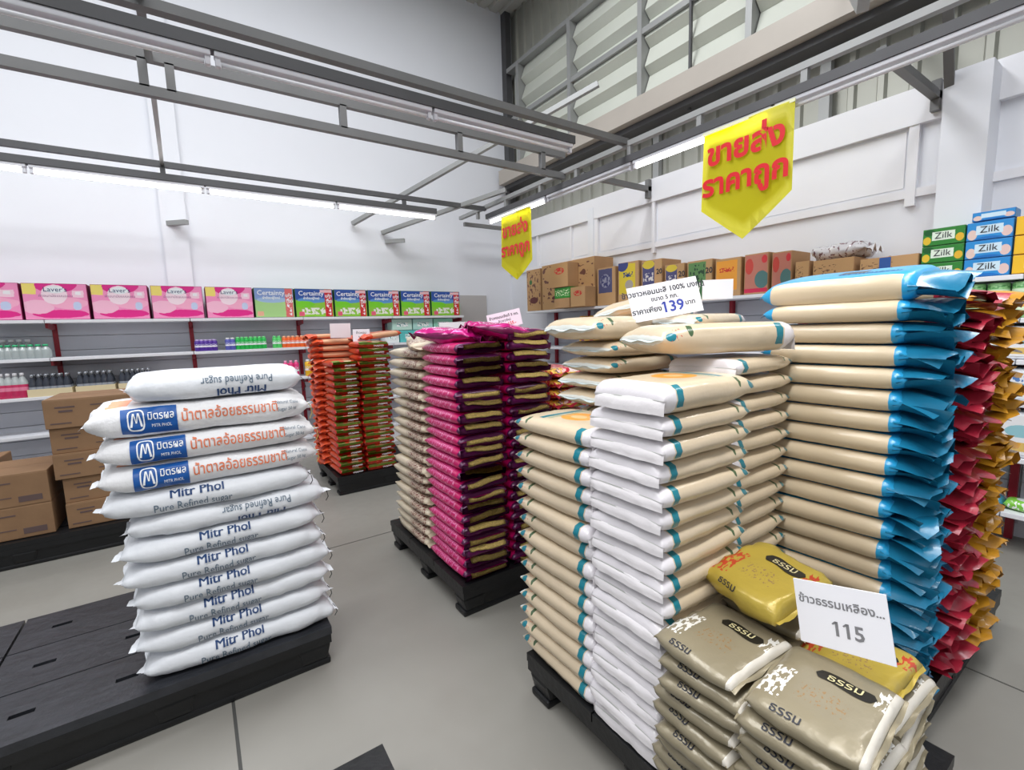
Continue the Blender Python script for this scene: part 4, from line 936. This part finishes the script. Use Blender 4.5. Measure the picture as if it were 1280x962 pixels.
# ------------------------------------------------------------------ right shelving
XF = 4.07
rs = thing('shelf_unit', 'white shelving with red uprights along the right wall', 'shelves', (XW, 0, 0))
ZR_ = [1.727, 1.47, 1.22, .963, .62, .27]
segs = [5.58, 4.6, 3.6, 2.6, 1.6, .6, -.4]
for z in ZR_:
    for a, b in zip(segs, segs[1:]): part('shelf_board', box('shelf_board', SHELF, XF - XW, -.03, b + .003, a - .003, z - .03, z, .004), rs)
for y in [5.3] + segs[1:]:
    part('upright', box('upright', RED, -.075, -.035, y - .02, y + .02, 0, 1.7), rs)
for a, b in zip(segs, segs[1:]):
    for k in range(11): part('back_panel', box('back_panel', SBACK, -.03, -.018, b + .03, a - .03, .1 + k * .145, .1 + k * .145 + .141, .003), rs)
zr = ZR_[0] + .002
YM = lambda p, py=350: at(p, py, 0, XF + .02).y
CPR = lambda nm, sh_, base=rgb(190, 150, 104): pm(nm, base, sh_, .02, .6)
c_a = CPR('carton_dots', [('s', .5, .55, .48, .42, rgb(110, 70, 60), 9, 9, .58), ('e', .5, .25, .3, .08, rgb(100, 50, 50)), ('e', .3, .7, .1, .06, rgb(60, 110, 60))])
c_blue = CPR('carton_blueviolet', [('r', .45, .65, .38, .32, rgb(74, 76, 116)), ('e', .45, .65, .28, .18, rgb(150, 150, 170)), ('s', .45, .65, .26, .16, rgb(60, 62, 110), 10, 10, .5)])
c_yel = CPR('carton_yellow', [('r', .45, .6, .4, .36, rgb(220, 196, 50)), ('e', .2, .95, .3, .16, rgb(60, 70, 130)), ('e', .55, .45, .2, .12, rgb(170, 160, 150)), ('s', .5, .7, .25, .06, rgb(30, 60, 120), 14, 14, .5)])
c_mix = CPR('carton_violet_yellow', [('r', .35, .6, .3, .36, rgb(76, 76, 120)), ('e', .35, .9, .3, .1, rgb(214, 190, 60)), ('s', .35, .6, .26, .1, rgb(220, 214, 210), 10, 10, .52)])
c_grn = CPR('carton_green', [('r', .4, .6, .36, .36, rgb(96, 140, 84)), ('s', .4, .6, .3, .3, rgb(40, 70, 50), 8, 8, .55)])
c_org = CPR('carton_orange', [('r', .45, .55, .42, .4, rgb(236, 160, 56)), ('s', .45, .7, .3, .06, rgb(206, 50, 40), 14, 14, .5)])
c_red = CPR('carton_redteal', [('s', .5, .5, .48, .45, rgb(150, 90, 80), 7, 7, .5), ('r', .5, .5, .48, .48, rgb(190, 120, 104)), ('e', .2, .7, .18, .2, rgb(200, 70, 60)), ('e', .75, .35, .3, .22, rgb(80, 120, 120)), ('r', .5, .08, .5, .05, rgb(206, 40, 80)), ('e', .85, .85, .12, .1, rgb(206, 50, 60))])
c_brn = CPR('carton_plain', [('s', .3, .6, .28, .25, rgb(110, 80, 60), 10, 12, .58)])
lst = [(658, 676, .58, c_a, None, 'tall printed carton at the corner end of the right shelf'), (677, 744, .60, c_a, None, 'big printed carton behind the small open ones'),
       (746, 770, .44, c_blue, None, 'tall carton with dark blue-violet print'), (772, 799, .46, c_yel, None, 'tall carton with yellow and blue print'),
       (801, 828, .44, c_mix, '20', 'carton with violet print and a black number'), (830, 856, .36, c_mix, '20', 'low carton with yellow-violet print and a black number'),
       (858, 891, .36, c_grn, '20', 'carton with green print and a black number'), (893, 927, .34, c_org, None, 'orange-yellow printed carton on the right shelf'),
       (929, 961, .345, c_red, None, 'red and teal printed carton, left of two'), (963, 990, .33, c_red, None, 'red and teal printed carton, right of two'),
       (992, 1012, .23, c_brn, None, 'small plain brown carton beside the red and teal ones'), (1014, 1068, .22, c_brn, None, 'low brown carton under the clear plastic parcel'), (1072, 1148, .19, c_brn, None, 'low brown carton with open lid and blue tape')]
for a, b, h, m, num, lb in lst:
    ya, yb = YM(a), YM(b)
    t = pack('shelf_carton', lb, 'carton', XF + .02, XF + .34, yb + .008, ya - .008, zr, zr + h, m, CARD, letter=[(num, .88, .7, .075, INKB)] if num else None, face='x', off=.002)
for (y, z0, h, w_, d, m, lb, ltr) in ((4.62, zr + .26, .3, .33, .2, c_brn, 'small open carton with red lettering perched high in front', 'Kiaw'), (4.58, zr, .12, .3, .2, None, 'low brown carton holding green packets', None), (4.28, zr, .24, .26, .2, c_brn, 'small carton with red letters on the shelf', 'Kiaw')):
    pack('small_carton', lb, 'carton', XF - .16, XF + .015, y - w_ / 2, y + w_ / 2, z0, z0 + h, CPR('carton_redmark', [('e', .5, .68, .3, .14, rgb(206, 50, 44)), ('s', .5, .68, .26, .1, rgb(190, 150, 104), 9, 9, .52)]) if m else CARD, CARD, face='x')
pack('green_packet_box', 'bright green packet bundle below the small open carton', 'pack', XF - .14, XF + .015, 4.44, 4.74, zr + .122, zr + .258, pm('grnpk', rgb(50, 150, 50), [('s', .5, .5, .45, .3, rgb(226, 240, 200), 12, 8, .55)]), mat('grns', rgb(50, 130, 50), .4), face='x')
# open lid flaps + tape on the low carton
t = thing('carton_lid', 'raised dark carton lid flaps on the low brown carton', 'lid', (XF + .18, (YM(1072) + YM(1148)) / 2, zr + .192))
part('flap', box('flap', CARDD, -.13, .12, -.16, .0, 0, .004), t, (0, 0, 0), (.35, 0, 0)); part('flap', box('flap', CARDD, -.13, .12, .0, .16, 0, .004), t, (0, 0, .0), (-.3, 0, 0))
solo('blue_tape', box('blue_tape', mat('tape_blue', rgb(50, 90, 160), .4), XF + .015, XF + .0205, YM(1112), YM(1098), zr + .06, zr + .185), 'strip of blue tape on the low brown carton', 'tape')
# clear parcel
b = Bag(.36, .26, .13, 201, n=1.9, p0=2, p1=2, wr=.25, end=.6, nu=26, nv=22)
t = thing('plastic_parcel', 'clear crinkled plastic parcel on the low brown cartons', 'parcel', (XF + .2, YM(1040), zr + .222), (0, 0, N90))
part('film_body', b.body('film_body', mat('crinkled_film', rgb(216, 214, 218), .15, 0, shapes=[('s', .5, .25, .6, .7, rgb(120, 90, 96), 16, 16, .6)], coat=.6, bump=.5, bscale=30)), t)
part('twisted_end', fin('twisted_end', mat('crinkled_film', WHT), b, 1, .05, .03, 5), t)
# tissue packs
ZG = pm('tissue_green_print', rgb(46, 130, 50), [('e', .1, .3, .1, .25, rgb(226, 190, 50)), ('e', .9, .35, .1, .25, rgb(226, 180, 50)), ('e', .15, .8, .14, .2, rgb(20, 90, 40)), ('r', .5, .55, .28, .27, rgb(226, 240, 224))], .02)
ZB = pm('tissue_blue_print', rgb(40, 140, 210), [('e', .12, .3, .11, .3, rgb(226, 200, 190)), ('e', .88, .35, .12, .3, rgb(226, 196, 190)), ('e', .5, 0, .3, .16, rgb(20, 110, 190)), ('r', .5, .55, .3, .27, rgb(206, 230, 244))], .02)
ya, yb = YM(1152, 310), YM(1206, 310); yc_ = YM(1266, 310)
for k in range(3): pack('tissue_box', f'green tissue box with lemon print, {("bottom","middle","top")[k]} of three', 'tissue box', XF + .02, XF + .14, yb + .004, ya - .002, zr + k * .112, zr + k * .112 + .110, ZG, mat('tg', rgb(40, 120, 46), .4), letter=[('Zilk', .5, .55, .055, INKB)], face='x', group='green tissue boxes on the right shelf')
for k in range(3): pack('tissue_box', f'blue tissue box, {("bottom","middle","third from the bottom")[k]} of the blue pile', 'tissue box', XF + .02, XF + .14, yc_ + .004, yb - .002, zr + k * .112, zr + k * .112 + .110, ZB, mat('tb', rgb(30, 120, 190), .4), letter=[('Zilk', .5, .55, .055, INKB)], face='x', group='blue tissue boxes on the right shelf')
pack('tissue_box', 'blue tissue box lying tilted on top of the blue pile', 'tissue box', XF + .03, XF + .17, yc_ + .004, yb - .02, zr + .340, zr + .395, ZB, mat('tb', rgb(30, 120, 190), .4), face='x', group='blue tissue boxes on the right shelf')
for k in range(3): pack('tissue_box', f'yellow tissue box at the right edge, {("bottom","middle","top")[k]} of three', 'tissue box', XF + .02, XF + .14, yc_ - .24, yc_ - .004, zr + k * .112 + .002, zr + k * .112 + .110, pm('tissue_yellow_print', rgb(240, 190, 40), [('r', .5, .5, .3, .25, rgb(250, 230, 160))]), mat('ty', rgb(230, 180, 40), .4), face='x', group='yellow tissue boxes on the right shelf')
# rolls under
rl = lathe('roll_wrap', mat('green_roll_wrap', rgb(150, 206, 140), .4, shapes=[('r', .5, .5, 1, .1, rgb(220, 240, 210)), ('s', .5, .75, 1, .1, rgb(90, 160, 90), 20, 8, .5)]), [(.045, 0), (.052, .006), (.052, .1), (.045, .106)], 16)
rc = lathe('roll_core', mat('core_grey', rgb(200, 200, 190), .6), [(.016, .105), (.016, .108)], 10)
for i in range(9):
    for k in range(2):
        t = thing('paper_roll', f'green-wrapped paper roll, {nth(i, 9, "leftmost", "rightmost")}{" from the left" if 0 < i < 8 else ""}, {("lower","upper")[k]} row', 'paper roll', (XF + .08, 1.14 - i * .107, ZR_[1] + .001 + k * .109), group='green-wrapped rolls on the right shelf')
        part('roll_wrap', rl, t); part('roll_core', rc, t)
WP = pm('white_pack_print', rgb(230, 234, 240), [('e', .5, .4, .3, .2, rgb(130, 190, 220)), ('s', .5, .75, .35, .1, rgb(90, 130, 190), 14, 6, .5)])
WP2 = pm('white_pack_print2', rgb(236, 236, 238), [('r', .5, .2, .5, .12, rgb(226, 190, 110)), ('e', .4, .6, .3, .16, rgb(150, 200, 210))])
for i in range(4):
    for j, (z, h) in enumerate(((ZR_[2], .2), (ZR_[3], .2), (ZR_[4] , .28))):
        y1 = 1.2 - i * .27
        pack('white_pack', f'white plastic pack on right shelves, {nth(i, 4, "leftmost", "rightmost")}{" from the left" if 0 < i < 3 else ""}, {("upper","middle","lower")[j]} level', 'pack', XF + .02, XF + .22, y1 - .26, y1, z + .001, z + h, WP if (i + j) % 2 else WP2, mat('wps', rgb(226, 230, 236), .4), face='x', group='white packs on the right shelves', bev=.02)
for i in range(5):
    b = Bag(.2, .14, .07, 210 + i, n=2, p0=3, p1=3, wr=.12, nu=16, nv=16)
    c = (rgb(60, 130, 190), rgb(120, 190, 60), rgb(60, 140, 170), rgb(130, 200, 70), rgb(70, 120, 180))[i]
    t = thing('detergent_bag', ('blue', 'lime', 'teal', 'yellow-green', 'deep blue')[i] + ' detergent bag on the lowest right shelf', 'bag', (XF + .12, 1.1 - i * .2, ZR_[5] + .001 + .0), (0, 0, N90), 'detergent bags on the lowest right shelf')
    part('bag_body', b.body('bag_body', mat('det%d' % i, c, .3, shapes=[('e', .5, .25, .25, .12, rgb(236, 240, 240)), ('s', .5, .0, .4, .1, rgb(240, 240, 240), 12, 14, .55)], coat=.3)), t); part('sealed_end', fin('sealed_end', mat('det%d' % i, c), b, 1, .02, .008, i), t)
# yellow snack packs near corner
def snack(y, z, c, lb):
    b = Bag(.15, .15, .05, int(y * 100) % 50 + int(z * 10), n=2.2, p0=4, p1=4, wr=.08, nu=14, nv=16)
    t = thing('snack_packet', lb, 'packet', (XF + .06, y, z + .075), (PI / 2, 0, N90), 'snack packets on the right shelf near the corner')
    part('packet_body', b.body('packet_body', mat('snack' + str(c[:2]), c, .3, shapes=[('e', .5, .25, .2, .09, rgb(90, 80, 130)), ('s', .5, .33, .3, .03, rgb(206, 40, 40), 14, 30, .5)], coat=.3)), t, (0, -.0, -.025))
    part('sealed_edge', fin('sealed_edge', mat('snack' + str(c[:2]), c), b, 1, .012, .004, 1), t, (0, 0, -.025))
for i in range(5):
    y = YM(727, 400) - i * .165
    snack(y, ZR_[1] + .001, rgb(236, 176, 50), f'golden snack packet on the second shelf, {nth(i, 5, "leftmost", "rightmost")}{" from the left" if 0 < i < 4 else ""}')
    snack(y, ZR_[2] + .001, rgb(240, 190, 60), f'yellow snack packet on the third shelf, {nth(i, 5, "leftmost", "rightmost")}{" from the left" if 0 < i < 4 else ""}')
    snack(y, ZR_[3] + .001, rgb(50, 70, 140), f'dark blue snack packet on the fourth shelf, {nth(i, 5, "leftmost", "rightmost")}{" from the left" if 0 < i < 4 else ""}')
